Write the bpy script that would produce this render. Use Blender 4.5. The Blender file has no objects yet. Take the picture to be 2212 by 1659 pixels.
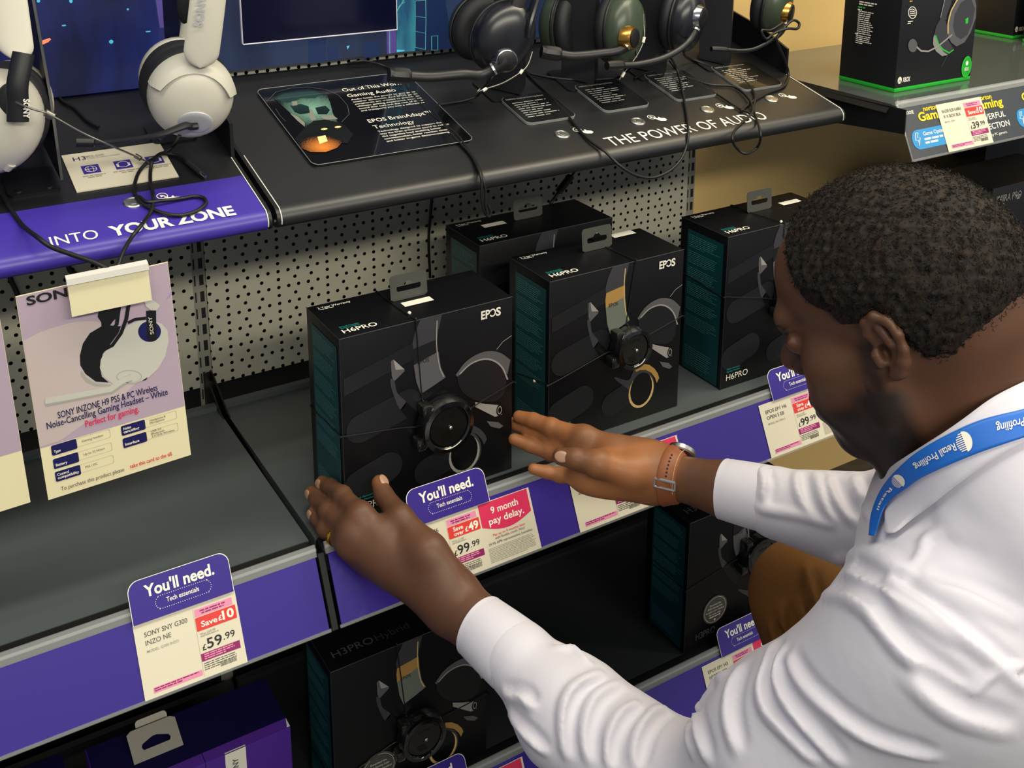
import bpy, math, random
import numpy as np
from mathutils import Vector, Matrix, noise
random.seed(7)
# ------------------------------------------------------------------ camera, world, lights, exposure
SC = bpy.context.scene
FPX, PX0, PY0 = 2385.0, 1106.0, 240.0            # focal length and principal point of the 2212x1659 picture (upper part was cropped away)
YAW, PIT, ROL = math.radians(31.5), math.radians(14.25), math.radians(0.2)
CAM = np.array([0.0, 0.0, 1.575])
def _axes():
    cy, sy, cp, sp = math.cos(YAW), math.sin(YAW), math.cos(PIT), math.sin(PIT)
    f = np.array([sy*cp, cy*cp, -sp]); r = np.array([cy, -sy, 0.0]); u = np.cross(r, f)
    cr, sr = math.cos(ROL), math.sin(ROL)
    return cr*r+sr*u, -sr*r+cr*u, f
AX_R, AX_U, AX_F = _axes()
cd = bpy.data.cameras.new('camera'); cam = bpy.data.objects.new('camera', cd); SC.collection.objects.link(cam)
cam.matrix_world = Matrix(((AX_R[0], AX_U[0], -AX_F[0], CAM[0]), (AX_R[1], AX_U[1], -AX_F[1], CAM[1]), (AX_R[2], AX_U[2], -AX_F[2], CAM[2]), (0, 0, 0, 1)))
cd.sensor_fit = 'HORIZONTAL'; cd.sensor_width = 36.0; cd.lens = FPX/2212*36
cd.shift_x = 0.0; cd.shift_y = -(829.5-PY0)/2212; cd.clip_start = 0.02
SC.camera = cam
W_ = bpy.data.worlds.new('shop_ambient'); SC.world = W_; W_.use_nodes = True
W_.node_tree.nodes['Background'].inputs[0].default_value = (0.80, 0.86, 1.0, 1)
W_.node_tree.nodes['Background'].inputs[1].default_value = 0.33
SC.view_settings.view_transform = 'Standard'; SC.view_settings.look = 'None'
SC.view_settings.gamma = 1.0; SC.view_settings.use_curve_mapping = False
SC.view_settings.exposure = -0.05
def area(name, loc, target, sx, sy, power, col):
    l = bpy.data.lights.new(name, 'AREA'); l.shape = 'RECTANGLE'; l.size = sx; l.size_y = sy; l.energy = power; l.color = col
    o = bpy.data.objects.new(name, l); SC.collection.objects.link(o); o.location = loc
    d = Vector(target)-Vector(loc); o.rotation_euler = d.to_track_quat('-Z', 'Y').to_euler(); return o
area('ceiling_light_front', (0.4, -2.25, 3.05), (0.6, 1.2, 0.8), 4.0, 0.30, 108, (1.0, 0.93, 0.76))
area('ceiling_light_overhead', (0.9, 0.55, 3.05), (0.9, 0.6, 0.0), 3.6, 0.30, 50, (1.0, 0.92, 0.74))
area('ceiling_light_aisle', (3.3, -0.6, 3.05), (1.6, 1.2, 0.9), 0.35, 2.5, 26, (1.0, 0.90, 0.66))

area('right_bay_wall_fill', (2.0, 0.95, 2.75), (2.0, 1.6, 1.25), 1.6, 0.12, 16, (1.0, 0.86, 0.55))  # unseen warm fill, added to brighten the beige wall

# ------------------------------------------------------------------ picture ray -> point on a real plane
def ray(px, py): return AX_R*((px-PX0)/FPX) - AX_U*((py-PY0)/FPX) + AX_F
def onx(px, py, x): d = ray(px, py); return CAM+d*((x-CAM[0])/d[0])
def ony(px, py, y): d = ray(px, py); return CAM+d*((y-CAM[1])/d[1])
def onz(px, py, z): d = ray(px, py); return CAM+d*((z-CAM[2])/d[2])
def att(px, py, t): return CAM+ray(px, py)*t
def V(*a): return np.array(a, float)
def nrm(v): v = np.asarray(v, float); return v/np.linalg.norm(v)

# ------------------------------------------------------------------ materials
def lin(h):
    o = []
    for i in (0, 2, 4):
        c = int(h[i:i+2], 16)/255
        o.append(c/12.92 if c <= .04045 else ((c+.055)/1.055)**2.4)
    return (*o, 1)
MATS = {}
def mat(name, col, rough=.5, metal=0.0, spec=.5, emit=0.0, alpha=1.0, trans=0.0, bump=None, vary=None, coat=0.0, sss=0.0, sheen=0.0):
    m = bpy.data.materials.new(name); m.use_nodes = True; nt = m.node_tree; b = nt.nodes['Principled BSDF']
    c = lin(col) if isinstance(col, str) else col
    b.inputs['Base Color'].default_value = c; b.inputs['Roughness'].default_value = rough; b.inputs['Metallic'].default_value = metal
    b.inputs['Specular IOR Level'].default_value = spec; b.inputs['Alpha'].default_value = alpha
    b.inputs['Transmission Weight'].default_value = trans; b.inputs['Coat Weight'].default_value = coat
    b.inputs['Sheen Weight'].default_value = sheen
    if sss: b.inputs['Subsurface Weight'].default_value = sss; b.inputs['Subsurface Radius'].default_value = (.012, .005, .003); b.inputs['Subsurface Scale'].default_value = .5
    if emit: b.inputs['Emission Color'].default_value = c; b.inputs['Emission Strength'].default_value = emit
    tc = None
    if bump or vary:
        tc = nt.nodes.new('ShaderNodeTexCoord')
    if vary:                                    # (second colour, scale, lo, hi): mottling of the thing's own colour
        n = nt.nodes.new('ShaderNodeTexNoise'); n.inputs['Scale'].default_value = vary[1]; n.inputs['Detail'].default_value = 4
        r = nt.nodes.new('ShaderNodeMapRange'); r.inputs[1].default_value = vary[2]; r.inputs[2].default_value = vary[3]
        x = nt.nodes.new('ShaderNodeMix'); x.data_type = 'RGBA'; x.inputs[6].default_value = c; x.inputs[7].default_value = lin(vary[0])
        nt.links.new(tc.outputs['Object'], n.inputs['Vector']); nt.links.new(n.outputs['Fac'], r.inputs[0]); nt.links.new(r.outputs[0], x.inputs[0]); nt.links.new(x.outputs[2], b.inputs['Base Color'])
    if bump:                                    # (scale, strength, distance)
        n = nt.nodes.new('ShaderNodeTexNoise'); n.inputs['Scale'].default_value = bump[0]; n.inputs['Detail'].default_value = 3
        bp = nt.nodes.new('ShaderNodeBump'); bp.inputs['Strength'].default_value = bump[1]; bp.inputs['Distance'].default_value = bump[2]
        nt.links.new(tc.outputs['Object'], n.inputs['Vector']); nt.links.new(n.outputs['Fac'], bp.inputs['Height']); nt.links.new(bp.outputs[0], b.inputs['Normal'])
    MATS[name] = m; return m

# ------------------------------------------------------------------ mesh builder
class Fr:
    """flat local frame: p(u,v,w) = O + u ex + v ey + w n"""
    def __init__(s, O, ex, ey):
        s.O = V(*O); s.ex = nrm(ex); ey = V(*ey); ey = ey-s.ex*(ey@s.ex); s.ey = nrm(ey); s.n = np.cross(s.ex, s.ey)
    def p(s, u, v, w=0.0): return s.O+s.ex*u+s.ey*v+s.n*w
    def uv(s, px, py):
        d = ray(px, py); t = ((s.O-CAM)@s.n)/(d@s.n); q = CAM+d*t-s.O; return float(q@s.ex), float(q@s.ey)
    def px(s, pts, k=1.0, ox=0.0, oy=0.0): return [s.uv(ox+x/k, oy+y/k) for x, y in pts]
    def sub(s, u, v, w=0.0): return Fr(s.p(u, v, w), s.ex, s.ey)
    def rot(s, a):
        c, si = math.cos(a), math.sin(a); return Fr(s.O, s.ex*c+s.ey*si, s.ey*c-s.ex*si)
def rrect(u0, v0, u1, v1, r, n=6, corners=(1, 1, 1, 1)):
    o = []
    for k, (cx, cy, a) in enumerate(((u1-r, v1-r, 0), (u0+r, v1-r, 90), (u0+r, v0+r, 180), (u1-r, v0+r, 270))):
        if corners[k] and r > 0:
            for i in range(n+1):
                t = math.radians(a+90*i/n); o.append((cx+r*math.cos(t), cy+r*math.sin(t)))
        else: o.append(((u1, v1), (u0, v1), (u0, v0), (u1, v0))[k])
    return o
def ell(cx, cy, rx, ry, n=28, a0=0, a1=360, rot=0):
    o = []; full = abs(a1-a0) >= 360; c, s = math.cos(math.radians(rot)), math.sin(math.radians(rot))
    for i in range(n if full else n+1):
        t = math.radians(a0+(a1-a0)*i/n); x, y = rx*math.cos(t), ry*math.sin(t); o.append((cx+c*x-s*y, cy+s*x+c*y))
    return o
def catmull(pts, n=8, closed=False):
    P = [V(*p) for p in pts]; o = []; N = len(P)
    for i in range(N if closed else N-1):
        p1, p2 = P[i], P[(i+1) % N]
        p0 = P[i-1] if (i > 0 or closed) else p1*2-p2
        p3 = P[(i+2) % N] if (i+2 < N or closed) else p2*2-p1
        for k in range(n):
            t = k/n; o.append(.5*((2*p1)+(p2-p0)*t+(2*p0-5*p1+4*p2-p3)*t*t+(3*p1-p0-3*p2+p3)*t**3))
    if not closed: o.append(P[-1])
    return o
_txt = {}
def text_mesh(s, bold):
    if (s, bold) in _txt: return _txt[(s, bold)]
    cu = bpy.data.curves.new('t', 'FONT'); cu.body = s; cu.size = 1.0; cu.offset = bold; cu.resolution_u = 3
    ob = bpy.data.objects.new('t', cu); me = bpy.data.meshes.new_from_object(ob)
    vs = np.array([v.co[:2] for v in me.vertices]) if len(me.vertices) else np.zeros((0, 2)); fs = [tuple(p.vertices) for p in me.polygons]
    bpy.data.objects.remove(ob); bpy.data.curves.remove(cu); bpy.data.meshes.remove(me)
    _txt[(s, bold)] = (vs, fs); return vs, fs
class MB:
    def __init__(s, m=None): s.v = []; s.f = []; s.mi = []; s.ms = []; s.cur = 0; (m is not None) and s.use(m)
    def use(s, m):
        m = MATS[m] if isinstance(m, str) else m
        if m not in s.ms: s.ms.append(m)
        s.cur = s.ms.index(m); return s
    def add(s, vs, fs):
        b = len(s.v); s.v += [tuple(map(float, v)) for v in vs]
        for f in fs: s.f.append(tuple(i+b for i in f)); s.mi.append(s.cur)
        return s
    def box(s, x0, x1, y0, y1, z0, z1):
        return s.add([(x0, y0, z0), (x1, y0, z0), (x1, y1, z0), (x0, y1, z0), (x0, y0, z1), (x1, y0, z1), (x1, y1, z1), (x0, y1, z1)],
                     [(0, 3, 2, 1), (4, 5, 6, 7), (0, 1, 5, 4), (1, 2, 6, 5), (2, 3, 7, 6), (3, 0, 4, 7)])
    def cbox(s, x0, x1, y0, y1, z0, z1, r):           # box with bevelled edges
        rings = []
        for z, i in ((z0, r), (z0+r*.3, r*.3), (z0+r, 0), (z1-r, 0), (z1-r*.3, r*.3), (z1, r)):
            rings.append([V(x, y, z) for x, y in rrect(x0+i, y0+i, x1-i, y1-i, r, 3)])
        return s.loft(rings, cap=True)
    def poly(s, fr, pts, w=0.0): return s.add([fr.p(u, v, w) for u, v in pts], [tuple(range(len(pts)))])
    def rect(s, fr, u0, v0, u1, v1, w=0.0): return s.poly(fr, [(u0, v0), (u1, v0), (u1, v1), (u0, v1)], w)
    def prism(s, fr, pts, w0, w1):
        n = len(pts); s.add([fr.p(u, v, w0) for u, v in pts]+[fr.p(u, v, w1) for u, v in pts],
              [tuple(range(n-1, -1, -1)), tuple(range(n, 2*n))]+[(i, (i+1) % n, n+(i+1) % n, n+i) for i in range(n)]); return s
    def band(s, fr, A, B, w=0.0, closed=True):        # flat strip between two outlines of equal length
        n = len(A); return s.add([fr.p(u, v, w) for u, v in A]+[fr.p(u, v, w) for u, v in B], [(i, (i+1) % n, n+(i+1) % n, n+i) for i in range(n if closed else n-1)])
    def ringprism(s, fr, A, B, w0, w1):
        n = len(A); vs = [fr.p(u, v, w) for L in (A, B) for w in (w0, w1) for u, v in L]; f = []
        for i in range(n):
            j = (i+1) % n; f += [(i, j, n+j, n+i), (2*n+j, 2*n+i, 3*n+i, 3*n+j), (n+i, n+j, 3*n+j, 3*n+i), (j, i, 2*n+i, 2*n+j)]
        return s.add(vs, f)
    def stroke(s, fr, pts, wd, w=0.0, closed=False):  # flat line of width wd
        P = [V(*p) for p in pts]; n = len(P); A = []; B = []
        for i in range(n):
            a = P[i-1] if (i > 0 or closed) else P[i]; b = P[(i+1) % n] if (i < n-1 or closed) else P[i]
            d = b-a; d = d/(np.linalg.norm(d)+1e-9); q = V(-d[1], d[0])*wd/2; A.append(P[i]+q); B.append(P[i]-q)
        return s.band(fr, B, A, w, closed)
    def loft(s, rings, cap=False, closed=True):
        n = len(rings[0]); vs = [p for r in rings for p in r]; f = []
        for k in range(len(rings)-1):
            for i in range(n if closed else n-1):
                j = (i+1) % n; f.append((k*n+i, k*n+j, (k+1)*n+j, (k+1)*n+i))
        if cap: f += [tuple(range(n-1, -1, -1)), tuple((len(rings)-1)*n+i for i in range(n))]
        return s.add(vs, f)
    def tube(s, pts, r, n=8, sm=8, closed=False, flat=1.0, up=None):
        P = catmull(pts, sm, closed) if sm > 1 else [V(*p) for p in pts]; N = len(P)
        T = [nrm((P[(i+1) % N] if (i < N-1 or closed) else P[i])-(P[i-1] if (i > 0 or closed) else P[i])+1e-12) for i in range(N)]
        u = np.cross(T[0], V(0, 0, 1) if abs(T[0][2]) < .9 else V(1, 0, 0)) if up is None else V(*up)-T[0]*(V(*up)@T[0]); u = nrm(u); rings = []
        for i in range(N):
            u = u-T[i]*(u@T[i]); u = nrm(u); b = np.cross(T[i], u)
            t = i/max(1, N-1); rr = r(t) if callable(r) else r
            rings.append([P[i]+(u*math.cos(a)+b*math.sin(a)*flat)*rr for a in (2*math.pi*k/n for k in range(n))])
        if closed: rings.append(rings[0])
        return s.loft(rings, cap=not closed)
    def lathe(s, O, ax, prof, n=28):
        ax = nrm(ax); u = nrm(np.cross(ax, V(0, 0, 1) if abs(ax[2]) < .9 else V(1, 0, 0))); b = np.cross(ax, u)
        rings = [[V(*O)+ax*h+(u*math.cos(a)+b*math.sin(a))*max(r, 1e-5) for a in (2*math.pi*k/n for k in range(n))] for r, h in prof]
        return s.loft(rings, cap=True)
    def ellip(s, O, A, B, Cc, nu=28, nv=16, pw=1.0, lo=-90, hi=90):  # A,B equatorial half axes, Cc polar half axis
        rings = []
        for j in range(nv+1):
            t = math.radians(lo+(hi-lo)*j/nv); c, q = max(math.cos(t), 1e-4)**pw, math.sin(t); q = math.copysign(abs(q)**pw, q)
            rings.append([V(*O)+A*c*math.cos(a)+B*c*math.sin(a)+Cc*q for a in (2*math.pi*k/nu for k in range(nu))])
        return s.loft(rings, cap=True)
    def torus(s, O, A, B, N, r, n=36, m=12, sq=1.0):  # ring with elliptic axis A,B; tube radius r; sq squashes it along N
        rings = []
        N = nrm(N)
        for k in range(n+1):
            a = 2*math.pi*k/n; c = A*math.cos(a)+B*math.sin(a); d = nrm(c)
            rings.append([V(*O)+c+d*r*math.cos(t)+N*r*sq*math.sin(t) for t in (2*math.pi*i/m for i in range(m))])
        return s.loft(rings)
    def text(s, fr, t, u, v, h, w=None, bold=0.0, off=.0004, al='l', slant=0.0):
        vs, fs = text_mesh(t, bold)
        if not len(vs): return s
        x0, x1 = vs[:, 0].min(), vs[:, 0].max(); k = h/.70; kx = k if w is None else w/(x1-x0)
        if al == 'c': u -= (x1-x0)*kx/2
        if al == 'r': u -= (x1-x0)*kx
        return s.add([fr.p(u+(x-x0)*kx+slant*y*k, v+y*k, off) for x, y in vs], fs)
    def fine(s, fr, u, v, w, h, n, fill=.55, off=.0004, seed=1, ragged=.3, al='l'):  # rows of tiny unreadable print, n lines from v downward
        R = random.Random(seed); lh = h/n
        for i in range(n):
            L = w*(1-ragged*R.random()) if i < n-1 else w*(.4+.4*R.random()); a = u+(w-L)/2 if al == 'c' else u; b = a+L; y = v-i*lh
            while a < b-.0004:
                q = min(b-a, lh*(1.0+2.6*R.random())); s.rect(fr, a, y-lh*fill, a+q, y, off); a += q+lh*.38
        return s
    def build(s, name, parent=None, sharp=35, label=None, T=None):
        v = np.array(s.v, float)
        if T is not None: v = v@np.array(T.to_3x3()).T+np.array(T.translation)
        me = bpy.data.meshes.new(name)
        if parent is None: o = V(*((v.min(0)+v.max(0))/2)); o[2] = v[:, 2].min()
        else: o = V(*PW[parent.name])
        me.from_pydata([tuple(x) for x in (v-o)], [], s.f)
        for m in s.ms: me.materials.append(m)
        me.polygons.foreach_set('material_index', s.mi); me.polygons.foreach_set('use_smooth', [True]*len(s.f)); me.update()
        me.set_sharp_from_angle(angle=math.radians(sharp))
        ob = bpy.data.objects.new(name, me); SC.collection.objects.link(ob)
        if parent is None: ob.location = o
        else: ob.parent = parent
        PW[ob.name] = tuple(o)
        if label: ob['label'] = label
        return ob
PW = {}
def tag(o, label, cat, group=None):
    o['label'] = label; o['category'] = cat
    if group: o['group'] = group
    return o
def thing(name, label, cat, loc, group=None):
    o = bpy.data.objects.new(name, None); SC.collection.objects.link(o); o.location = tuple(map(float, loc)); o.empty_display_size = .05
    PW[o.name] = tuple(map(float, loc)); return tag(o, label, cat, group)
def struct(o): o['kind'] = 'structure'; return o
# ------------------------------------------------------------------ palette
mat('beige_wall', 'dcbb7c', .75, spec=.2, bump=(60, .05, .002))
mat('floor_vinyl', '4a4742', .5, vary=('3a3834', 30, .4, .6))
mat('shelf_grey', '4e5557', .30, spec=.6, bump=(900, .08, .0003)); mat('shelf_grey_shaded', '2b2f31', .34, spec=.5); mat('shelf_gloss', '4c5352', .20, spec=.8, coat=.3)  # lower decks: the shelf grey with shade put into its colour
mat('black_metal', '101114', .42, spec=.5)
mat('black_satin', '131418', .42, spec=.7, bump=(1500, .08, .0003))
mat('black_gloss', '0b0c0f', .12, coat=.6)
mat('black_plastic', '131417', .45)
mat('black_rubber', '0e0f11', .6)
mat('purple_satin', '3f2f9c', .36, spec=.5, bump=(1500, .06, .0003))
mat('purple_card', '38288a', .28, coat=.4)
mat('purple_dark', '3a2a8f', .4)
mat('white_ink', 'f2efe2', .5)
mat('cream_card', 'ddd6c0', .38, coat=.25)
mat('white_plastic', 'e9e7df', .3, coat=.2)
mat('steel', 'cfcfca', .32, metal=1)
mat('steel_dark', '6c6e70', .35, metal=1)
mat('cable_black', '0c0d0f', .5)
mat('red_ink', 'dd3a35', .4, coat=.25); mat('pink_ink', 'e58fb2', .4, coat=.25); mat('magenta_ink', '8e1f63', .4, coat=.25); mat('crimson_ink', 'dc2f5c', .4, coat=.25)
mat('grey_ink', '57564f', .5); mat('pale_ink', '9d9a8c', .5); mat('navy_ink', '211c4e', .5); mat('black_ink', '1a191c', .5)
mat('clear_plastic', 'dfe3e3', .08, alpha=.17, coat=.5)
mat('screen_dark', '0a0d22', .12, emit=0.35)

def pegmat():
    m = mat('pegboard_enamel', 'b5b2a2', .5, spec=.35); nt = m.node_tree; L = nt.links.new
    g = nt.nodes.new('ShaderNodeNewGeometry'); sp = nt.nodes.new('ShaderNodeSeparateXYZ'); L(g.outputs['Position'], sp.inputs[0])
    def M(op, a, b=None):
        n = nt.nodes.new('ShaderNodeMath'); n.operation = op
        for i, x in enumerate((a, b)):
            if x is None: continue
            if isinstance(x, (int, float)): n.inputs[i].default_value = x
            else: L(x, n.inputs[i])
        return n.outputs[0]
    def cell(s, o, p):
        t = M('DIVIDE', M('SUBTRACT', s, o), p); return M('MULTIPLY', M('SUBTRACT', t, M('ROUND', t)), p)
    X, Z = sp.outputs[0], sp.outputs[2]; D = []
    for px_, oz in ((.01655, .9498), (.02758, .9634)):
        a = cell(X, .4559, px_); c = cell(Z, oz, .0272); D.append(M('SQRT', M('ADD', M('MULTIPLY', a, a), M('MULTIPLY', c, c))))
    k = M('LESS_THAN', M('MINIMUM', *D), .0029)
    x = nt.nodes.new('ShaderNodeMix'); x.data_type = 'RGBA'; x.inputs[6].default_value = lin('b5b2a2'); x.inputs[7].default_value = lin('050506'); L(k, x.inputs[0])
    b = nt.nodes['Principled BSDF']; L(x.outputs[2], b.inputs['Base Color']); L(M('SUBTRACT', .35, M('MULTIPLY', k, .35)), b.inputs['Specular IOR Level'])
pegmat()

# ------------------------------------------------------------------ setting
struct(MB('floor_vinyl').box(-3, 5, -3, 1.65, .04, .10).build('floor'))
w = MB('beige_wall'); w.box(1.395, 4.2, 1.60, 1.66, .10, 2.6); struct(w.build('wall_back'))

XS = .4155                                           # joint between the two bays
def upright(x, label):
    m = MB('shelf_grey'); MATS.get('upright_grey') or mat('upright_grey', '8f8d82', .5)
    m = MB('upright_grey'); m.box(x-.0115, x+.0085, 1.590, 1.63, .10, 2.2); m.use('black_rubber')
    for k in range(-26, 20):
        z = .9615+k*.0272
        if z < .13: continue
        m.box(x-.0010, x+.0052, 1.5893, 1.591, z-.0083, z+.0083); m.box(x-.0089, x-.0070, 1.5893, 1.591, z-.0083, z+.0083)
    return tag(m.build('shelf_upright'), label, 'upright', 'slotted shelf uprights')
upright(XS, 'slotted grey upright between the two pegboard panels')
upright(1.391, 'slotted grey upright beside the beige wall')
def peg(x0, x1, label):
    m = MB('pegboard_enamel'); m.box(x0, x1, 1.588, 1.60, .73, 1.243); m.use('black_metal').box(x0, x1, 1.588, 1.60, .10, .7295)
    return tag(m.build('pegboard_panel'), label, 'pegboard', 'pegboard back panels')
peg(-.56, .4035, 'perforated grey pegboard behind the hanging white headset card')
peg(.4245, 1.379, 'perforated grey pegboard behind the row of black headset boxes')

# shelves ---------------------------------------------------------------
def shelf(label, plabel, x0, x1, zt, yf, yb, strip=True, insert='purple_card', lip=True, brackets=()):
    r = thing('shelf', label, 'shelf', ((x0+x1)/2, (yf+yb)/2, zt-.03), 'shelves of the two bays')
    d = MB('shelf_grey' if zt > .5 else 'shelf_grey_shaded'); d.box(x0, x1, yf+.022, yb, zt-.022, zt); d.box(x0, x1, yb-.012, yb, zt, zt+.008); d.build('deck', r)
    MB('black_metal').cbox(x0, x1, yf-.004, yf+.0225, zt-.034, zt+.0008, .004).build('front_edge', r)
    f = Fr((x0, yf-.047, zt-.080), (1, 0, 0), (0, .037, .077)); W = x1-x0-.004; sh = r
    r = thing('price_rail', plabel, 'price rail', f.p(W/2, 0), 'purple price rails')
    p = MB(insert); p.prism(f, [(.004, 0), (W, 0), (W, .0855), (.004, .0855)], -.0018, -.0002); p.build('price_strip', r)
    c = MB('clear_plastic'); 
    c.prism(f, [(.002, .0855), (W+.002, .0855), (W+.002, .100), (.002, .100)], -.003, .001); c.tube([f.p(.002, .094, .001), f.p(W+.002, .094, .001)], .0022, 8, 1)
    c.tube([f.p(.002, -.0012, 0), f.p(W+.002, -.0012, 0)], .0022, 8, 1); c.build('clear_channel', r, label='clear plastic channel')
    r = sh
    for bx in brackets:
        b = MB('black_metal'); b.prism(Fr((bx, 0, 0), (0, 1, 0), (0, 0, 1)), [(1.588, zt-.06), (1.588, zt+.035), (1.575, zt+.035), (yb-.03, zt+.001), (yf+.06, zt-.024), (yf+.06, zt-.03)], -.0012, .0012); b.build('bracket', r)
    return r, Fr((0, yf-.047, zt-.080), (1, 0, 0), (0, .037, .077))
_, FM = shelf('empty grey shelf under the hanging white headset card', 'purple price rail carrying the ticket priced 59.99', -.56, XS-.0035, .72, 1.13, 1.535, brackets=(XS-.0045,))
shelf('grey shelf holding the four black headset boxes at mid height', 'purple price rail between the hands, behind the left forearm', XS+.0045, 1.388, .72, 1.13, 1.535, brackets=(XS+.0055, 1.386))
_, FL = shelf('shade-darkened lower shelf holding the black and gold boxes', 'purple price rail low down beside the brown knee', XS+.0045, 1.388, .20, 1.20, 1.56)
shelf('shade-darkened lower shelf holding the purple box', 'purple price rail at the bottom left corner', -.56, XS-.0035, .20, 1.20, 1.56)
for x0, x1, lb in ((-.56, XS-.003, 'black kick plate under the lower left shelf'), (XS+.004, 1.388, 'black kick plate under the lower right shelf')):
    tag(MB('black_metal').box(x0, x1, 1.22, 1.24, .1003, .165).build('kick_plate'), lb, 'kick plate')
m = MB('black_rubber'); m.prism(FM, [(.4118, -.003), (.4192, -.003), (.4192, .088), (.4118, .088)], -.006, -.0005)
tag(m.build('strip_end_post'), 'black divider post between the two purple price strips at mid height', 'divider')
# small white print low on the right strip
MB('white_ink').fine(FM, .447, .0085, .052, .0035, 2, ragged=.1, off=.0006, seed=4)

# price tickets ------------------------------------------------------------
def dotted(m, fr, u0, v0, u1, v1, n=64, d=.00075):
    P = catmull([(u, v, 0) for u, v in rrect(u0, v0, u1, v1, (v1-v0)/2-.0001, 5)], 6, True); P = np.array(P); s = np.r_[0, np.cumsum(np.linalg.norm(np.diff(np.r_[P, P[:1]], axis=0), axis=1))]
    for k in range(n):
        q = s[-1]*k/n; i = min(np.searchsorted(s, q, side='right')-1, len(P)-1); a, b = P[i], P[(i+1) % len(P)]; t = (q-s[i])/max(1e-9, s[i+1]-s[i]); c = a+(b-a)*t
        m.rect(fr, c[0]-d/2, c[1]-d/2, c[0]+d/2, c[1]+d/2, .0004)
def header(fr, u, label):
    g = fr.sub(u, .081, .0046)
    r = MB('purple_card'); P = rrect(0, 0, .115, .0465, .0125, 8, (1, 1, 0, 0)); r.prism(g, P, -.0005, 0)
    r.use('white_ink').band(g, P, [(x+(.0007 if x < .0575 else -.0007), y-(.0007 if y > .02 else 0)) for x, y in P], .0001)
    r.text(g, "You'll need.", .0175, .0258, .0125, .079, .028); r.text(g, 'Tech essentials', .0395, .0135, .0052, .037, .012)
    dotted(r, g, .0275, .0085, .0905, .0225)
    return tag(r.build('tag_header'), label, 'shelf tag', 'purple shelf headers')
def ticket(fr, u, w, wide, name, model, save, was, price, pence, label, v1=.0805):
    g = fr.sub(u, 0, .0012); r = MB('cream_card'); r.prism(g, [(0, 0), (w, 0), (w, v1), (0, v1)], -.0004, 0); q = .066; e = q+.0485
    r.use('grey_ink'); r.text(g, name[0], .0105, v1-.0155, .0052, min(.048, .0040*len(name[0])), .006); r.text(g, name[1], .0105, v1-.0245, .0052, .0040*len(name[1]), .006)
    r.use('pale_ink').text(g, model, .0105, v1-.0325, .0029, .0022*len(model), .004); r.rect(g, q, .002, q+.0003, v1-.004, .0002)
    r.use('pink_ink').rect(g, .0105, .0045, q-.001, .0105, .0003); r.rect(g, q+.0015, v1-.0135, e-.0035, v1-.0055, .0003)
    r.use('magenta_ink').fine(g, .0115, .0098, .052, .0045, 2, ragged=.2, off=.0005, seed=3); r.fine(g, q+.005, v1-.0075, .034, .0055, 2, al='c', off=.0005, seed=9)
    r.use('red_ink').prism(g, rrect(q+.001, v1-.0295, e-.001, v1-.0145, .0012), .0002, .0003); r.use('white_ink')
    if save[0] == 'Save':
        r.text(g, 'Save', q+.0065, v1-.0260, .0062, .0185, .02, off=.0006); r.text(g, '£', q+.0262, v1-.0258, .0055, .0045, .02, off=.0006); r.text(g, save[1], q+.0312, v1-.0262, .0095, .0135, .03, off=.0006)
    else:
        r.text(g, 'Save', q+.0085, v1-.0215, .0052, .0145, .02, off=.0006); r.text(g, 'over', q+.0085, v1-.0277, .0052, .0145, .02, off=.0006); r.text(g, '£', q+.0250, v1-.0267, .0060, .0048, .02, off=.0006); r.text(g, save[1], q+.0302, v1-.0270, .0095, .0150, .03, off=.0006)
    r.use('pale_ink').text(g, 'Was '+was, q+.0035, v1-.0345, .0028, .0175, .01); r.fine(g, q+.0035, v1-.0352, .032, .0018, 1, seed=5)
    r.use('black_ink').text(g, '£', q+.0035, v1-.0510, .0062, .0045, .01); r.text(g, price, q+.0090, v1-.0508, .0110, .0175, .012); r.text(g, '.'+pence, q+.0282, v1-.0478, .0072, .0135, .006)
    r.use('magenta_ink').rect(g, q+.0005, v1-.0625, e-.003, v1-.0540, .0003); r.use('pink_ink').fine(g, q+.004, v1-.0550, .036, .0070, 3, ragged=.15, off=.0005, seed=11)
    r.use('grey_ink').fine(g, q+.002, v1-.0645, .040, .0090, 4, seed=8, fill=.4)
    R = random.Random(5); x = q+.020
    while x < q+.038: d = .0003+.0006*R.random(); r.rect(g, x, .0060, x+d, .0105, .0004); x += d+.0006
    if wide:
        a = e+.0012; b = w-.0035; c = (a+b)/2
        r.use('crimson_ink').poly(g, [(a, v1-.0008), (a, v1-.030)]+[(a+(b-a)*t/10, v1-.030-.0095*math.sin(math.pi*t/10)) for t in range(1, 10)]+[(b, v1-.030), (b, v1-.0008)], .0003)
        r.use('white_ink').text(g, '9 month', c, v1-.0165, .0085, .042, .018, .0006, 'c'); r.text(g, 'pay delay.', c, v1-.0295, .0085, .054, .018, .0006, 'c')
        r.use('red_ink').text(g, 'Pay up to 9 months later', c, v1-.0445, .0030, .050, .006, .0006, 'c'); r.use('grey_ink').text(g, 'with flexible credit. Nice!', c, v1-.0490, .0030, .046, .0, .0006, 'c')
        r.text(g, '29.9% APR representative (variable).', c, v1-.0545, .0030, .068, .004, .0006, 'c'); r.use('pale_ink').fine(g, a+.002, v1-.0580, b-a-.004, .019, 10, seed=6, ragged=.08, fill=.42)
    return tag(r.build('price_ticket'), label, 'price ticket', 'shelf price tickets')
header(FM, .1903, 'purple header above the ticket priced 59.99 on the left shelf')
ticket(FM, .1903, .1162, False, ('SONY SNY G300', 'INZO NE'), 'MODEL: G300 INZO', ('Save', '10'), '£69.99', '59', '99', 'cream ticket priced 59.99 on the left purple strip')
header(FM, .5355, 'purple header in front of the nearest black box, by the left hand')
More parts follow.
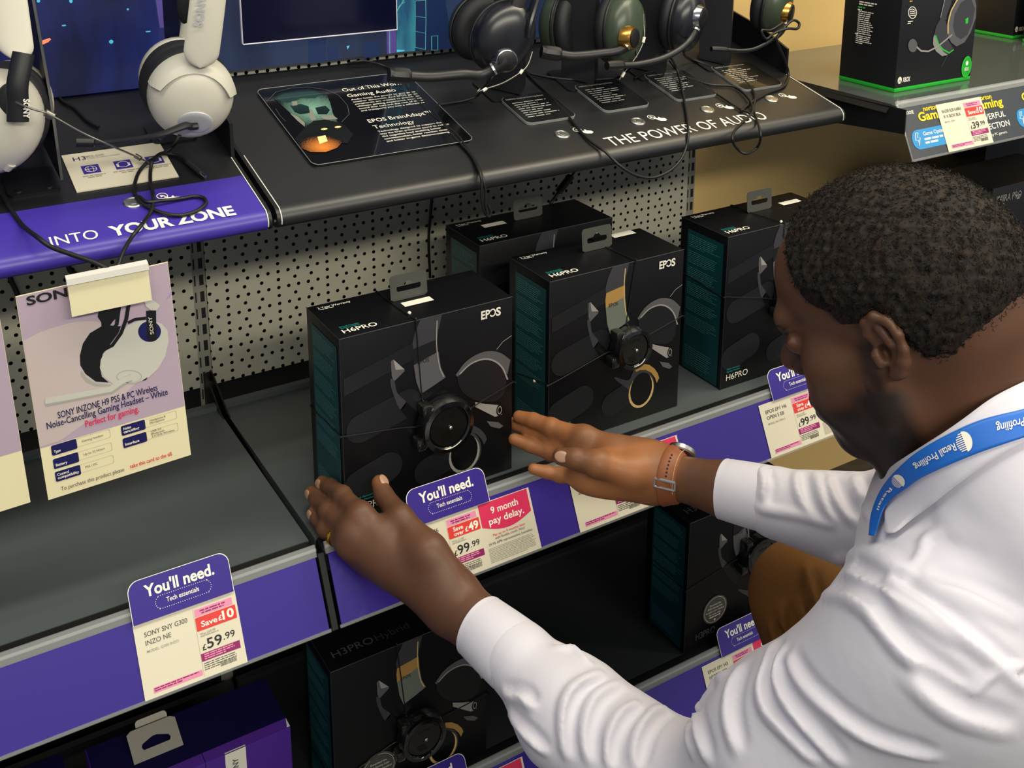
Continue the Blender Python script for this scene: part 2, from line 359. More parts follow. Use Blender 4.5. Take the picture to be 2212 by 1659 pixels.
ticket(FM, .5172, .195, True, ('EPOS EP1 H6', 'CLOSED S EB'), 'MODEL: H6 CLOSED', ('Save over', '49'), '£149', '99', '99', 'cream ticket beside the left hand with red save 49 box')
ticket(FM, .7757, .195, True, ('EPOS EP1 H6', 'CLOSED R GR'), 'MODEL: H6 CLOSED', ('Save over', '49'), '£149', '99', '99', 'cream ticket mostly covered by the hand with the watch')
header(FM, 1.1620, 'purple header in front of the face of the crouching man')
ticket(FM, 1.1335, .195, True, ('EPOS EP1 H6', 'OPEN S EB'), 'MODEL: H6 OPEN S', ('Save over', '49'), '£149', '99', '99', 'cream ticket under the chin of the crouching man')
header(FL, .5410, 'purple header on the lower shelf below the white shirt cuff')
ticket(FL, .5545, .195, True, ('EPOS EP1 H3', 'HYBRID GLD'), 'MODEL: H3 HYBRID', ('Save', '10'), '£79', '69', '99', 'cream and crimson ticket low in front of the gold box')
header(FL, 1.1535, 'purple header on the lower shelf beside the brown knee')
ticket(FL, 1.1105, .195, True, ('EPOS EP1 H3', 'HYBRID SEB'), 'MODEL: H3 HYBRID', ('Save', '10'), '£79', '69', '99', 'cream ticket on the lower shelf beside the brown knee')

# display counters -----------------------------------------------------------
DK = Fr((0, 1.232, 1.129), (1, 0, 0), (0, 1, .26))
def counter(name, label, x0, x1, band, endL, endR):
    r = thing(name, label, 'display counter', ((x0+x1)/2, 1.41, 1.10), 'sloping headset counters')
    f = Fr((0, 0, 0), (0, 1, 0), (0, 0, 1))
    nose = [(1.239, 1.1308), (1.2315, 1.1275), (1.2265, 1.1220), (1.2245, 1.1155), (1.2255, 1.1100), (1.2290, 1.1062), (1.2350, 1.1045), (1.2480, 1.1040)]
    yb = 1.232+band*.968; zb = 1.129+band*.2517
    def skin(m, prof, xa, xb): m.loft([[V(x, y, z) for y, z in prof] for x in (xa, xb)], closed=False)
    m = MB('black_satin'); skin(m, [(1.583, 1.2203), (yb, zb)] if band else [(1.583, 1.2203)]+nose[:0]+[(1.239, 1.1308)]+nose[1:]+[(1.26, 1.10), (1.583, 1.10)], x0, x1)
    if band: m2 = MB('purple_satin'); skin(m2, [(yb, zb)]+nose+[(1.26, 1.10)], x0, x1); m2.build('front_band', r, 60, label='purple front band'); skin(m, [(1.26, 1.10), (1.583, 1.10)], x0, x1)
    m.build('deck', r, 60)
    for ok, x, s in ((endL, x0, -1), (endR, x1, 1)):
        if not ok: continue
        e = MB('black_metal'); a = x if s > 0 else x-.0045
        e.prism(Fr((a, 0, 0), (0, 1, 0), (0, 0, 1)), ([(1.583, 1.10), (1.583, 1.275), (1.425, 1.235), (1.362, 1.208), (1.362, 1.163), (1.300, 1.147)] if not (endL and s < 0) else [(1.583, 1.10), (1.583, 1.2225), (1.300, 1.147)])+nose+[(1.26, 1.10)], 0, .0045); e.build('end_cheek', r)
        t = MB('white_ink'); q = x-.0007*s
        t.tube([(q, 1.360, 1.1632), (q, 1.300, 1.1475)]+[(q, y, z+.0006) for y, z in nose[:5]], .0007, 6, 3); t.build('edge_trim', r, label='thin pale edge trim')
        for y, z in ((1.272, 1.124), (1.236, 1.112)): MB('steel').lathe((a+.0045*(s > 0), y, z), (s, 0, 0), [(.0022, 0), (.0022, .0008), (.0012, .0012)], 10).build('screw', r)
    return r
ct = counter('display_counter', 'black sloping counter with purple front and white words into your zone', -.56, .4075, .0868, False, True)
MB('white_ink').text(DK, 'INTO', .1644, .004, .0190, .0505, .0).build('lettering', ct); MB('white_ink').text(DK, 'YOUR ZONE', .2275, .003, .0200, .1440, .035).build('lettering', ct)
cb = counter('display_counter', 'long black sloping counter with white words the power of audio', .423, 1.3965, 0, True, True)
MB('white_ink').text(DK, 'THE POWER OF AUDIO', .930, .0075, .0255, .311, .0).build('lettering', cb)
def hand(m, u, v):
    g = DK.sub(u, v); m.band(g, ell(0, 0, .0068, .0068, 24), ell(0, 0, .0056, .0056, 24), .0004); m.poly(g, [(-.0022, -.003), (.0036, 0), (-.0022, .003)], .0004)
    m.poly(g, [(.001, -.003), (.0035, -.0075), (.0048, -.0115), (.008, -.0145), (.016, -.0165), (.0205, -.0135), (.0195, -.0085), (.0130, -.0060), (.0125, -.0025), (.0100, -.0035), (.0098, -.0060), (.0065, -.0055), (.0030, -.0010)], .0004)
for k, (u, v) in enumerate(((.8763, .0600), (1.0167, .0612), (1.1572, .0627), (1.2965, .0629))):
    h = MB('white_ink'); hand(h, u+.031, v+.006); h.build('hand_symbol', cb)
h = MB('white_ink'); hand(h, .3015, .0690); h.build('hand_symbol', ct)
def button(u, v, label, group):
    O = DK.p(u, v, 0); r = MB('steel'); r.lathe(O, DK.n, [(.0118, 0), (.0118, .0012), (.0104, .0024), (.0088, .0026), (.0084, .0018), (.0050, .0018), (.0048, .0023), (.0, .0023)], 32)
    return tag(r.build('push_button', sharp=25), label, 'button', group)
for k, (u, v) in enumerate(((.8763, .0600), (1.0167, .0612), (1.1572, .0627), (1.2965, .0629))):
    button(u, v, ('leftmost steel button on the black counter, before the letters', 'steel button above the word the', 'steel button above the word of', 'rightmost steel button, at the end of the black counter')[k], 'round steel buttons on the counters')
button(.2665, .0645, 'steel button on the purple front under the tangled cable', 'round steel buttons on the counters')

# information cards on the counter ----------------------------------------------
mat('card_black', '0e0f12', .3, coat=.5); mat('card_edge', '8e918e', .2, coat=.5); mat('card_ink', 'a9aaa5', .5); mat('card_grey', '22262a', .3, coat=.4)
def acard(u0, v0, u1, v1, rad, title, label, seed):
    g = DK.sub(u0, v0, .0); W, H = u1-u0, v1-v0
    r = thing('information_card', label, 'information card', DK.p((u0+u1)/2, (v0+v1)/2, .0), 'small black cards before the headsets')
    m = MB('card_edge'); P = rrect(0, 0, W, H, rad, 6); m.prism(g, P, .0002, .0042); m.build('acrylic_block', r, label='clear acrylic block')
    m = MB('card_black'); m.prism(g, rrect(.0006, .0006, W-.0006, H-.0006, rad, 6), .0041, .0046)
    m.use('card_ink').text(g, title, .006, H-.011, .0040, min(.0026*len(title), W-.014), .0, .0049); m.fine(g, .010, H-.021, W-.024, .052, 8, seed=seed, off=.0049, fill=.30, ragged=.45); m.build('printed_face', r)
acard(.8398, .0978, .9285, .1822, .010, 'H3PRO Hybrid Sebring Black', 'small black text card nearest the large face card', 21)
acard(.9810, .0980, 1.0695, .1910, .010, 'H3PRO Hybrid Racing Green', 'small black text card under the green headset', 22)
acard(1.1240, .0975, 1.2100, .1953, .010, 'H6PRO Open Sebring Black', 'small black text card third along the black counter', 23)
acard(1.2665, .0970, 1.3560, .1905, .010, 'H6PRO Closed Racing Green', 'small black text card at the far right end of the counter', 24)
r = thing('information_card', 'large black card with a glowing masked face printed on it', 'information card', DK.p(.62, .19, 0))
g = DK.sub(.4980, .0770); W, H = .2405, .2268
MB('black_gloss').prism(g, rrect(0, 0, W, H, .011, 8), .0002, .0040).build('board', r)
m = MB('card_edge'); P = rrect(0, 0, W, H, .011, 8); m.tube([g.p(x, y, .0041) for x, y in P], .0005, 4, 1, True); m.build('bright_edge', r, label='bright polished edge')
m = MB('white_ink'); g2 = DK.sub(0, 0, .0043)
m.text(g2, 'Out of This World', .6182, .2640, .0098, .0975, .006); m.text(g2, 'Gaming Audio', .6182, .2450, .0098, .0775, .006)
for k, t in enumerate(('Audio holds the power to give game', 'another dimension. And EPOS gamin', 'peripherals are created to provide an', 'ultimate gaming experience. Immersi', 'sound that cuts out the rest of the w', 'and transports you into a different re')): m.text(g2, t, .6185, .2345-.0072*k, .0043, .104-(k == 5)*.002, .004)
m.text(g2, 'EPOS BrainAdapt™', .6155, .1640, .0098, .100, .006); m.text(g2, 'Technology', .6155, .1455, .0098, .063, .006)
for k, t in enumerate(('Technology designed to support the', 'way the brain processes sound to reduce', 'the cognitive load enabling better', 'communication, faster reaction times', 'and better in-game decision-making.')): m.text(g2, t, .6160, .1345-.0072*k, .0043, (.100, .108, .092, .099, .0985)[k], .004)
m.build('lettering', r)
def inkg(name, c0, c1, O, d, L, rough=.25, radial=False):   # printed two-tone blend laid along direction d (artwork on a card)
    m = mat(name, c0, rough, coat=.4); nt = m.node_tree; G = nt.nodes.new('ShaderNodeNewGeometry'); s = nt.nodes.new('ShaderNodeVectorMath'); s.operation = 'SUBTRACT'; s.inputs[1].default_value = tuple(O)
    q = nt.nodes.new('ShaderNodeVectorMath'); q.operation = 'LENGTH' if radial else 'DOT_PRODUCT'; q.inputs[1].default_value = tuple(nrm(d)/L); n = nt.nodes.new('ShaderNodeTexNoise'); n.inputs['Scale'].default_value = 70
    a = nt.nodes.new('ShaderNodeMath'); a.operation = 'MULTIPLY_ADD'; a.inputs[1].default_value = .7; x = nt.nodes.new('ShaderNodeMix'); x.data_type = 'RGBA'; x.inputs[6].default_value = lin(c0); x.inputs[7].default_value = lin(c1)
    b = nt.nodes.new('ShaderNodeMath'); b.operation = 'SUBTRACT'; b.inputs[1].default_value = .35
    L_ = nt.links.new; L_(G.outputs['Position'], s.inputs[0]); L_(s.outputs[0], q.inputs[0]); L_(n.outputs['Fac'], a.inputs[0]); e_ = nt.nodes.new('ShaderNodeMath'); e_.operation = 'MULTIPLY_ADD'; e_.inputs[1].default_value = -1/L if radial else 1; e_.inputs[2].default_value = 1 if radial else 0; L_(q.outputs['Value'], e_.inputs[0]); L_(e_.outputs[0], a.inputs[2]); L_(a.outputs[0], b.inputs[0]); b.use_clamp = True; L_(b.outputs[0], x.inputs[0]); L_(x.outputs[2], nt.nodes['Principled BSDF'].inputs['Base Color'])
k2 = 3.16
def fp(pts): return DK.px(pts, k2, 500, 0)
inkg('face_teal', '0d1c1f', '7fae9c', DK.p(.556, .222), DK.ex, .052, radial=True); inkg('face_shade', '070f12', '1a3b3a', DK.p(.52, .2), DK.ey, .06); inkg('glow_orange', '0e0e11', 'f0913c', DK.p(.527, .118), DK.ex, .030, radial=True)
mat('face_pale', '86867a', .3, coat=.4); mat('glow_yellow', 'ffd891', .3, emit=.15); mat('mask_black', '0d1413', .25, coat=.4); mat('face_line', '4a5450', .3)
m = MB('face_teal'); m.poly(g2, fp([(285, 690), (330, 655), (420, 640), (520, 625), (600, 640), (650, 665), (672, 720), (690, 790), (722, 850), (735, 880), (660, 840), (570, 842), (500, 892), (470, 860), (400, 790), (340, 735)]), .0002)
m.use('face_shade'); m.poly(g2, fp([(300, 690), (350, 660), (460, 645), (560, 640), (610, 660), (570, 690), (470, 690), (420, 715), (350, 720)]), .0003); m.poly(g2, fp([(400, 740), (470, 728), (525, 745), (535, 790), (470, 800), (430, 785)]), .0003); m.poly(g2, fp([(570, 755), (640, 740), (672, 770), (650, 800), (590, 800)]), .0003)
m.use('face_pale'); m.poly(g2, fp([(400, 795), (450, 815), (500, 860), (498, 885), (450, 845)]), .0004); m.poly(g2, fp([(535, 760), (552, 770), (575, 835), (545, 845), (530, 820)]), .0004); m.poly(g2, fp([(410, 712), (445, 708), (450, 738), (415, 742)]), .0004); m.poly(g2, fp([(600, 812), (690, 805), (725, 832), (640, 838)]), .0004)
m.use('mask_black'); m.poly(g2, fp([(500, 892), (560, 845), (640, 836), (725, 855), (775, 880), (830, 940), (790, 1000), (660, 990), (520, 950), (440, 960)]), .0005)
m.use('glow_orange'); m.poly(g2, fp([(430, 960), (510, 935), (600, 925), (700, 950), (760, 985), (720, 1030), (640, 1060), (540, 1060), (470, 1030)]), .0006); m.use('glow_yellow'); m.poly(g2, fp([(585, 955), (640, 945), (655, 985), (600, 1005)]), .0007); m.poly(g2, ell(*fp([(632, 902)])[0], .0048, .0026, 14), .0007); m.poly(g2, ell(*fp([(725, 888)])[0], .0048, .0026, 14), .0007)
m.use('face_line'); m.stroke(g2, fp([(255, 700), (300, 650), (400, 622), (520, 615), (640, 630), (730, 670), (790, 740), (802, 800), (750, 855)]), .0009, .0006); m.stroke(g2, fp([(300, 760), (330, 810), (370, 850)]), .0006, .0006)
m.build('portrait_print', r)
# white headset card on the left counter
r = MB('cream_card'); g = DK.sub(.2110, .1050, .002); W, H = .1205, .0905
r.prism(g, [(0, 0), (W, 0), (W, H), (0, H)], -.0015, 0); r.use('navy_ink').text(g, 'H3', .0110, H-.0190, .0095, .0150, .0); r.use('pale_ink').text(g, 'MDR-G300', .0265, H-.0145, .0045, .022, .01); r.text(g, 'WIRED GAMING HEADSET', .0265, H-.0185, .0026, .041, 0)
r.use('purple_dark')
for k in range(3):
    a = .0160+.0385*k; r.use('purple_dark').rect(g, a, .0370, a+.0205, .0575, .0002); r.use('pale_ink').fine(g, a-.005, .0330, .032, .0075, 2, al='c', seed=30+k)
    r.use('white_ink').band(g, ell(a+.0102, .0475, .0072, .0072, 20), ell(a+.0102, .0475, .0064, .0064, 20), .0004)
    if k == 0: r.band(g, ell(a+.0102, .0475, .0035, .0072, 20), ell(a+.0102, .0475, .0029, .0066, 20), .0004); r.rect(g, a+.003, .0471, a+.0174, .0479, .0004)
    else: r.rect(g, a+.0022, .0425, a+.0048, .0500, .0004); r.rect(g, a+.0156, .0425, a+.0182, .0500, .0004)
tag(r.build('information_card'), 'white card with purple icons on the purple counter', 'information card')
# ------------------------------------------------------------------ backlit graphic panels behind the counters
def glow(name, c0, c1, scale, strength, lo=.35, hi=.7, rough=.25):
    m = mat(name, c0, rough); nt = m.node_tree; L = nt.links.new; b = nt.nodes['Principled BSDF']
    g = nt.nodes.new('ShaderNodeNewGeometry'); mp = nt.nodes.new('ShaderNodeMapping'); mp.inputs['Scale'].default_value = (scale*2.2, 1, scale*.6)
    n = nt.nodes.new('ShaderNodeTexNoise'); n.inputs['Scale'].default_value = 1; n.inputs['Detail'].default_value = 5; r = nt.nodes.new('ShaderNodeMapRange'); r.inputs[1].default_value = lo; r.inputs[2].default_value = hi
    x = nt.nodes.new('ShaderNodeMix'); x.data_type = 'RGBA'; x.inputs[6].default_value = lin(c0); x.inputs[7].default_value = lin(c1)
    L(g.outputs['Position'], mp.inputs[0]); L(mp.outputs[0], n.inputs['Vector']); L(n.outputs['Fac'], r.inputs[0]); L(r.outputs[0], x.inputs[0]); L(x.outputs[2], b.inputs['Emission Color']); b.inputs['Emission Strength'].default_value = strength; b.inputs['Base Color'].default_value = (.01, .01, .02, 1); return m
glow('graphic_blue', '0e163e', '1f2f78', 9, .62); glow('graphic_slate', '1c2946', '2e4566', 7, .6); glow('graphic_teal', '1f5577', '3fa3aa', 12, .8); glow('graphic_violet', '41357c', '7a60b8', 18, .65)
mat('glow_cyan', '4aa6c4', .3, emit=.7); mat('glow_red', 'ff6a4a', .3, emit=1.6); mat('line_teal', '4f9d9c', .3, emit=.45); mat('graphic_dark', '16264a', .3, emit=.5); mat('screen_black', '0b0d24', .15, emit=.25); mat('screen_edge', 'd8d4dc', .3, emit=.25)
g = Fr((0, 1.570, 0), (1, 0, 0), (0, 0, 1))
def gp(pts, k=1.0, ox=0, oy=0): return g.px(pts, k, ox, oy)
r = thing('graphic_panel', 'dark blue backlit panel with small light streaks behind the white headsets', 'backlit panel', (-.08, 1.575, 1.222), 'backlit graphic panels')
m = MB('graphic_blue'); m.prism(g, [(-.56, 1.221), (.398, 1.221), (.398, 1.75), (-.56, 1.75)], -.012, 0); m.build('panel', r)
m = MB('glow_cyan')
for x, y, a, b in ((138, 55, 4, 1.6), (276, 20, 2, 2), (320, 68, 5, 1.4), (153, 2, 3, 4), (83, 2, 3, 3), (240, 90, 4, 4)): u, v = gp([(x, y)])[0]; m.poly(g, ell(u, v, a*.00072, b*.00072, 12), .0004)
m.build('light_streaks', r); m = MB('glow_red'); m.poly(g, gp([(88, 92), (92, 87), (107, 82), (110, 85), (104, 91), (90, 97)]), .0004); m.build('red_streak', r, label='small red light streak')
m = MB('graphic_violet'); m.poly(g, gp([(336, 0), (358, 0), (372, 60), (345, 60)]), .0003); m.use('graphic_teal').poly(g, gp([(360, 0), (372, 0), (385, 60), (376, 60)]), .0004); m.build('violet_beam', r)
r = thing('graphic_panel', 'slate blue backlit panel with a dark screen behind the black headsets', 'backlit panel', (.9, 1.575, 1.232), 'backlit graphic panels')
m = MB('graphic_slate'); m.prism(g, [(.4255, 1.2315), (1.386, 1.2315), (1.386, 1.75), (.4255, 1.75)], -.012, 0)
P = lambda pts: gp(pts, 4.809, 500, 0)
m.use('graphic_violet').poly(g, P([(1610, 320), (1705, 305), (1715, 545), (1615, 560)]), .0004); m.use('graphic_teal').poly(g, P([(1700, -400), (1900, -420), (1905, 530), (1715, 545)]), .0005); m.use('graphic_dark').poly(g, P([(1905, -400), (2150, -430), (2300, 500), (1908, 528)]), .0005)
m.use('line_teal')
for q in ([(1905, 8), (2015, 0), (2018, 180), (1908, 170)], [(1908, 170), (2018, 182), (2015, 345), (1905, 325)], [(1905, 325), (2015, 345), (2012, 515), (1905, 490)], [(2075, 375), (2140, 370), (2140, 520), (2078, 520)]): m.stroke(g, P(q), .0013, .0009, True)
for k in range(6): m.stroke(g, P([(1710+12*k, 130-18*k), (1740+9*k, 60-9*k), (1800, 20-30*k)]), .0007, .0009)
m.stroke(g, P([(1640, 318), (1642, 555)]), .0012, .0009); m.use('graphic_dark')
for q in ([(800, 400), (980, 380), (980, 640), (800, 655)], [(1370, 440), (1535, 415), (1535, 585), (1370, 600)], [(1000, 470), (1110, 455), (1110, 620), (1000, 630)], [(2060, 60), (2110, 55), (2110, 480), (2060, 488)]): m.poly(g, P(q), .0003)
m.use('glow_cyan').poly(g, P([(1195, 478), (1225, 472), (1205, 515)]), .0008); m.poly(g, P([(1715, 515), (1800, 520), (1790, 530), (1718, 542)]), .0008); m.build('panel', r)
m = MB('screen_black'); C4 = P([(85, -500), (1690, -560), (1700, 305), (108, 438)]); x0, x1, z0 = C4[3][0], C4[2][0], (C4[3][1]+C4[2][1])/2
m.prism(g, [(x0, z0), (x1, z0), (x1, 1.60), (x0, 1.60)], .0005, .006); m.build('screen', r); m = MB('screen_edge')
m.prism(g, [(x0, z0-.0016), (x1, z0-.0016), (x1, z0), (x0, z0)], .0005, .0068); m.prism(g, [(x1, z0-.0016), (x1+.0012, z0-.0016), (x1+.0012, 1.60), (x1, 1.60)], .0005, .0064); m.prism(g, [(x0-.0006, z0), (x0, z0), (x0, 1.60), (x0-.0006, 1.60)], .0005, .0064); m.build('screen_edge', r, label='thin pale screen edge')

# ------------------------------------------------------------------ black headset boxes
mat('carton_black', '090a0e', .40, spec=.35); mat('carton_edge', '23262c', .4); mat('teal_ink', '0c4147', .4); mat('teal_print', '4f8d8c', .4); mat('art_grey', '3c3c41', .36); mat('art_dim', '191b1f', .38); mat('art_metal', '5c5b5e', .34); mat('art_light', '9b9893', .34)
mat('art_green', '6f776c', .34); mat('gold_ink', 'b08a4c', .3); mat('gold_light', 'd8b877', .3); mat('art_black', '08090b', .3); mat('teal_text', '1d8f8b', .4); mat('tab_grey', '4b4c48', .35, alpha=.94); mat('label_white', 'e9e6d8', .45); mat('dim_ink', '4c4f55', .4); mat('grey_round', '4d4b45', .4); mat('tag_black', '0a0b0d', .1, coat=1.0); mat('tag_smoke', '161714', .14, coat=.8)
FB = Fr((.7800, 1.172, .7200), (1, 0, 0), (0, 0, 1))
def art(pts): return [(u/.237, v/.256) for u, v in FB.px(pts, 3.13, 1050, 420)]
def smo(L): return art([tuple(p[:2]) for p in catmull([(x, y, 0) for x, y in L], 6)])
def smc(L): return art([tuple(p[:2]) for p in catmull([(x, y, 0) for x, y in L], 5, True)])
A = dict(arm=art([(852, 492), (965, 467), (942, 560), (936, 615), (808, 670), (806, 630), (820, 570)]), band=art([(810, 668), (936, 613), (937, 690), (806, 768), (804, 715)]), low=art([(806, 768), (937, 690), (946, 790), (968, 850), (900, 900), (835, 945), (815, 870)]), hi=smo([(938, 500), (930, 612), (930, 690), (940, 790), (958, 845)]),
    tipA=art([(690, 738), (703, 728), (712, 792), (700, 862), (690, 830)]), tipB=art([(703, 728), (757, 790), (712, 792)]), tipC=art([(712, 792), (757, 790), (757, 802), (700, 862)]), boom=smc([(684, 845), (702, 862), (715, 935), (757, 992), (726, 1036), (700, 965), (683, 890)]),
    boom2=art([(757, 992), (800, 1040), (860, 1120), (850, 1200), (770, 1110), (726, 1036)]), arcO=smo([(1020, 838), (1075, 762), (1140, 716), (1200, 700), (1260, 715), (1310, 760)]), arcI=smo([(1030, 850), (1085, 790), (1140, 760), (1190, 752), (1240, 775), (1290, 850)]), rim=smo([(1040, 835), (1100, 775), (1170, 748), (1225, 762), (1265, 805), (1290, 880)]),
    line=art([(1240, 692), (1275, 645), (1322, 610)]), horn=art([(1115, 1010), (1170, 1025), (1240, 1035), (1258, 1060), (1250, 1095), (1215, 1106), (1160, 1070), (1115, 1040)]), goldA=art([(1000, 1180), (1030, 1155), (1065, 1146), (1100, 1152), (1135, 1178), (1158, 1212), (1166, 1240), (1150, 1275), (1138, 1240), (1112, 1205), (1075, 1186), (1035, 1188), (1012, 1200)]), body=smc([(870, 1235), (960, 1255), (1000, 1180), (1040, 1175), (1090, 1190), (1130, 1250), (1130, 1330), (1100, 1390), (1060, 1400), (1000, 1370), (960, 1320), (880, 1260)]),
    cupR=art([(1170, 1130), (1230, 1140), (1255, 1165), (1235, 1180), (1190, 1165)]))
def pill(m, u0, v0, u1, v1, wd, f): # slanted capsule
    d = nrm(V(u1-u0, v1-v0)); q = V(-d[1], d[0]); a0 = math.degrees(math.atan2(d[1], d[0])); m.poly(f, ell(u0, v0, wd, wd, 12, a0+90, a0+270)+ell(u1, v1, wd, wd, 12, a0-90, a0+90), .0002)
def headset_box(label, loc, rot, W, D, H, gold, model, sticker=None, tab=True, kind='H6', lefttext=True):
    T = Matrix.Translation(tuple(loc)) @ Matrix.Rotation(rot, 4, 'Z'); r = thing('headset_box', label, 'headset box', loc, 'black headset boxes')
    c = MB('carton_black'); c.cbox(0, W, 0, D, 0, H, .0012)
    f = Fr((0, -.0004, 0), (1, 0, 0), (0, 0, 1)); t = Fr((0, 0, H+.0003), (1, 0, 0), (0, 1, 0)); s = Fr((-.0004, D, 0), (0, -1, 0), (0, 0, 1))
    c.use('carton_edge'); c.tube([(0, 0, H), (W, 0, H)], .0006, 5, 1); c.tube([(0, 0, 0), (0, 0, H)], .0006, 5, 1); c.tube([(0, 0, H), (0, D, H)], .0006, 5, 1)
    S = lambda L: [(u*W, v*H) for u, v in L]
    c.use('art_dim')
    if kind == 'H6':
        for u0, v0, u1, v1, wd in ((.10, .505, .36, .565, .020), (.08, .20, .24, .245, .021), (.47, .155, .62, .20, .019)): pill(c, u0*W, v0*H, u1*W, v1*H, wd, f)
        c.poly(f, S([(.015, .70), (.41, .80), (.41, .89), (.015, .79)]), .0002)
    g_ = gold
    c.use('art_grey').poly(f, S(A['arm']), .0003); c.poly(f, S(A['boom']), .0003); c.use('art_black').poly(f, S(A['boom2']), .0003)
    c.use('gold_ink' if g_ else 'art_dim').poly(f, S(A['band']), .0004); c.use('art_green' if g_ else 'art_metal').poly(f, S(A['low']), .0004); c.use('gold_light' if g_ else 'art_light').stroke(f, S(A['hi']), .0014, .0006)
    c.use('art_metal').band(f, S(A['arcI']), S(A['arcO']), .0003, False); c.use('art_light').stroke(f, S(A['rim']), .0022, .0005); c.stroke(f, S(A['line']), .0009, .0005)
    c.use('art_metal').poly(f, S(A['tipA']), .0003); c.use('art_light').poly(f, S(A['tipB']), .0003); c.use('art_metal').poly(f, S(A['tipC']), .0004)
    c.use('art_light').poly(f, S(A['horn']), .0004); q = art([(1240, 1066)])[0]; c.use('art_black').poly(f, ell(q[0]*W, q[1]*H, .0052, .0085, 18), .0005); c.use('art_light').band(f, ell(q[0]*W, q[1]*H, .0034, .006, 18), ell(q[0]*W, q[1]*H, .0024, .0046, 18), .0006)
    c.use('art_dim').poly(f, S(smc([(1030, 850), (1085, 790), (1140, 760), (1190, 752), (1240, 775), (1280, 850), (1270, 960), (1215, 1010), (1120, 1000), (1050, 940)])), .00025); c.use('art_metal').poly(f, S(A['cupR']), .0003); c.use('gold_ink' if g_ else 'art_grey').poly(f, S(A['goldA']), .0005); c.use('art_grey').poly(f, S(A['body']), .0003)
    q = art([(1045, 1315)])[0]; c.use('gold_light' if g_ else 'art_light').poly(f, ell(q[0]*W, (q[1]-.012)*H, .0235, .0275, 24), .0006); c.use('art_black').poly(f, ell(q[0]*W, q[1]*H, .0205, .0265, 24), .0007)
    c.use('art_dim').text(f, 'EPOS', .425*W, .765*H, .0055, .016, .0, .0009, slant=0)
    c.use('white_ink' if kind == 'H6' else 'dim_ink')
    if kind == 'H6':
        c.text(f, 'EP', .803*W, .918*H, .0115, .0135, .03, .0006); e = f.sub(.803*W+.0180, .918*H+.0058); c.stroke(e, ell(-.0006, 0, .0042, .0048, 16, -150, 150), .0019, .0006); c.text(f, 'S', .803*W+.0225, .918*H, .0115, .0075, .03, .0006)
        c.use('white_ink').text(t, model, .0115, .0115, .0105, .046, .010); c.use('teal_text').text(t, 'Closed Acoustic', .0125, .0285, .0032, .026, .01); c.text(t, 'Gaming Headset', .0125, .0245, .0032, .026, .01)
        c.use('white_ink').text(t, '2 Year Warranty', .0105, D-.0155, .0055, .0455, .006); c.fine(t, .012, D-.0175, .038, .0024, 1, seed=3)
        c.use('white_ink').text(f, model, .045*W, .052*H, .0105, .0455, .0, .0006); c.use('teal_text').text(f, 'Open Acoustic', .045*W, .123*H, .003, .028, .01, .0006); c.text(f, 'Gaming Headset', .045*W, .106*H, .003, .028, .01, .0006)
    else:
        c.text(t, model, .014, .022, .0135, .062, .0); c.use('art_grey').text(t, 'Hybrid', .080, .022, .0135, .052, -.01)
        c.use('dim_ink').text(f, model, .10*W, .065*H, .0130, .044, .0, .0006)
        q = (.27*W, .245*H); c.use('grey_round').poly(f, ell(*q, .0275, .0275, 36), .0005); c.use('label_white').band(f, ell(*q, .0245, .0245, 36), ell(*q, .0240, .0240, 36), .0007)
        for k, tx in enumerate(('Download the', 'EPOS Gaming Suite', 'to tailor your headset', 'for your play')): c.text(f, tx, q[0], q[1]+.0090-.0062*k, .0035, .0016*len(tx)+.006, .0, .0007, 'c')
        c.fine(f, q[0]-.016, q[1]-.0125, .032, .003, 1, al='c', seed=2, off=.0007, ragged=0); c.text(f, 'e', q[0], q[1]-.0215, .005, .004, .02, .0007, 'c')
    c.use('teal_ink').rect(s, .018, .012*H, D-.008, .945*H, .0003); c.use('teal_print')
    for k in range(6): c.fine(s, .022, (.915-.105*k)*H, D-.036, .085*H, 7, seed=40+k, ragged=.25, off=.0005, fill=.28)
    c.fine(s, .024, .17*H, D-.042, .13*H, 9, seed=50, ragged=.2, off=.0005, fill=.25)
    if sticker: c.use('label_white').rect(t, sticker[0], sticker[1], sticker[2], sticker[3], .0003)
    c.build('carton', r, T=T)
    if tab:
        b = MB('tab_grey'); e = Fr((.1005, .0660, H+.0004), (1, 0, 0), (0, .10, 1)); O_ = rrect(0, 0, .0535, .0345, .0045, 6, (1, 1, 0, 0)); N = 40
        def resamp(L, n):
            P = np.array(L+[L[0]]); s_ = np.r_[0, np.cumsum(np.linalg.norm(np.diff(P, axis=0), axis=1))]; return [(float(np.interp(x, s_, P[:, 0])), float(np.interp(x, s_, P[:, 1]))) for x in np.linspace(0, s_[-1], n, endpoint=False)]
        hole = [(.0445, .0165), (.0435, .0195), (.0335, .0200), (.0310, .0235), (.0267, .0250), (.0225, .0235), (.0200, .0200), (.0100, .0195), (.0090, .0165), (.0090, .0130), (.0105, .0115), (.0430, .0115), (.0445, .0135)]
        def byang(L): P = resamp(L, 240); A_ = np.array([math.atan2(y-.0165, x-.0267) for x, y in P]); return [P[int(np.argmin(np.abs(((A_-a+math.pi) % (2*math.pi))-math.pi)))] for a in np.linspace(-math.pi, math.pi, N, endpoint=False)]
        b.ringprism(e, byang(O_), byang(hole), -.0004, .0004); b.build('hang_tab', r, T=T, label='grey plastic hang tab')
    return r, T
B1, T1 = headset_box('black headset box between the two hands, nearest in the row', (.4643, 1.1570, .7203), 0, .2465, .109, .256, False, 'H6PRO', (.110, .043, .152, .057))
B2, T2 = headset_box('black headset box with gold headband print, second in the row', (.7800, 1.1720, .7203), 0, .2375, .107, .256, True, 'H6PRO', (.177, .090, .218, .105))
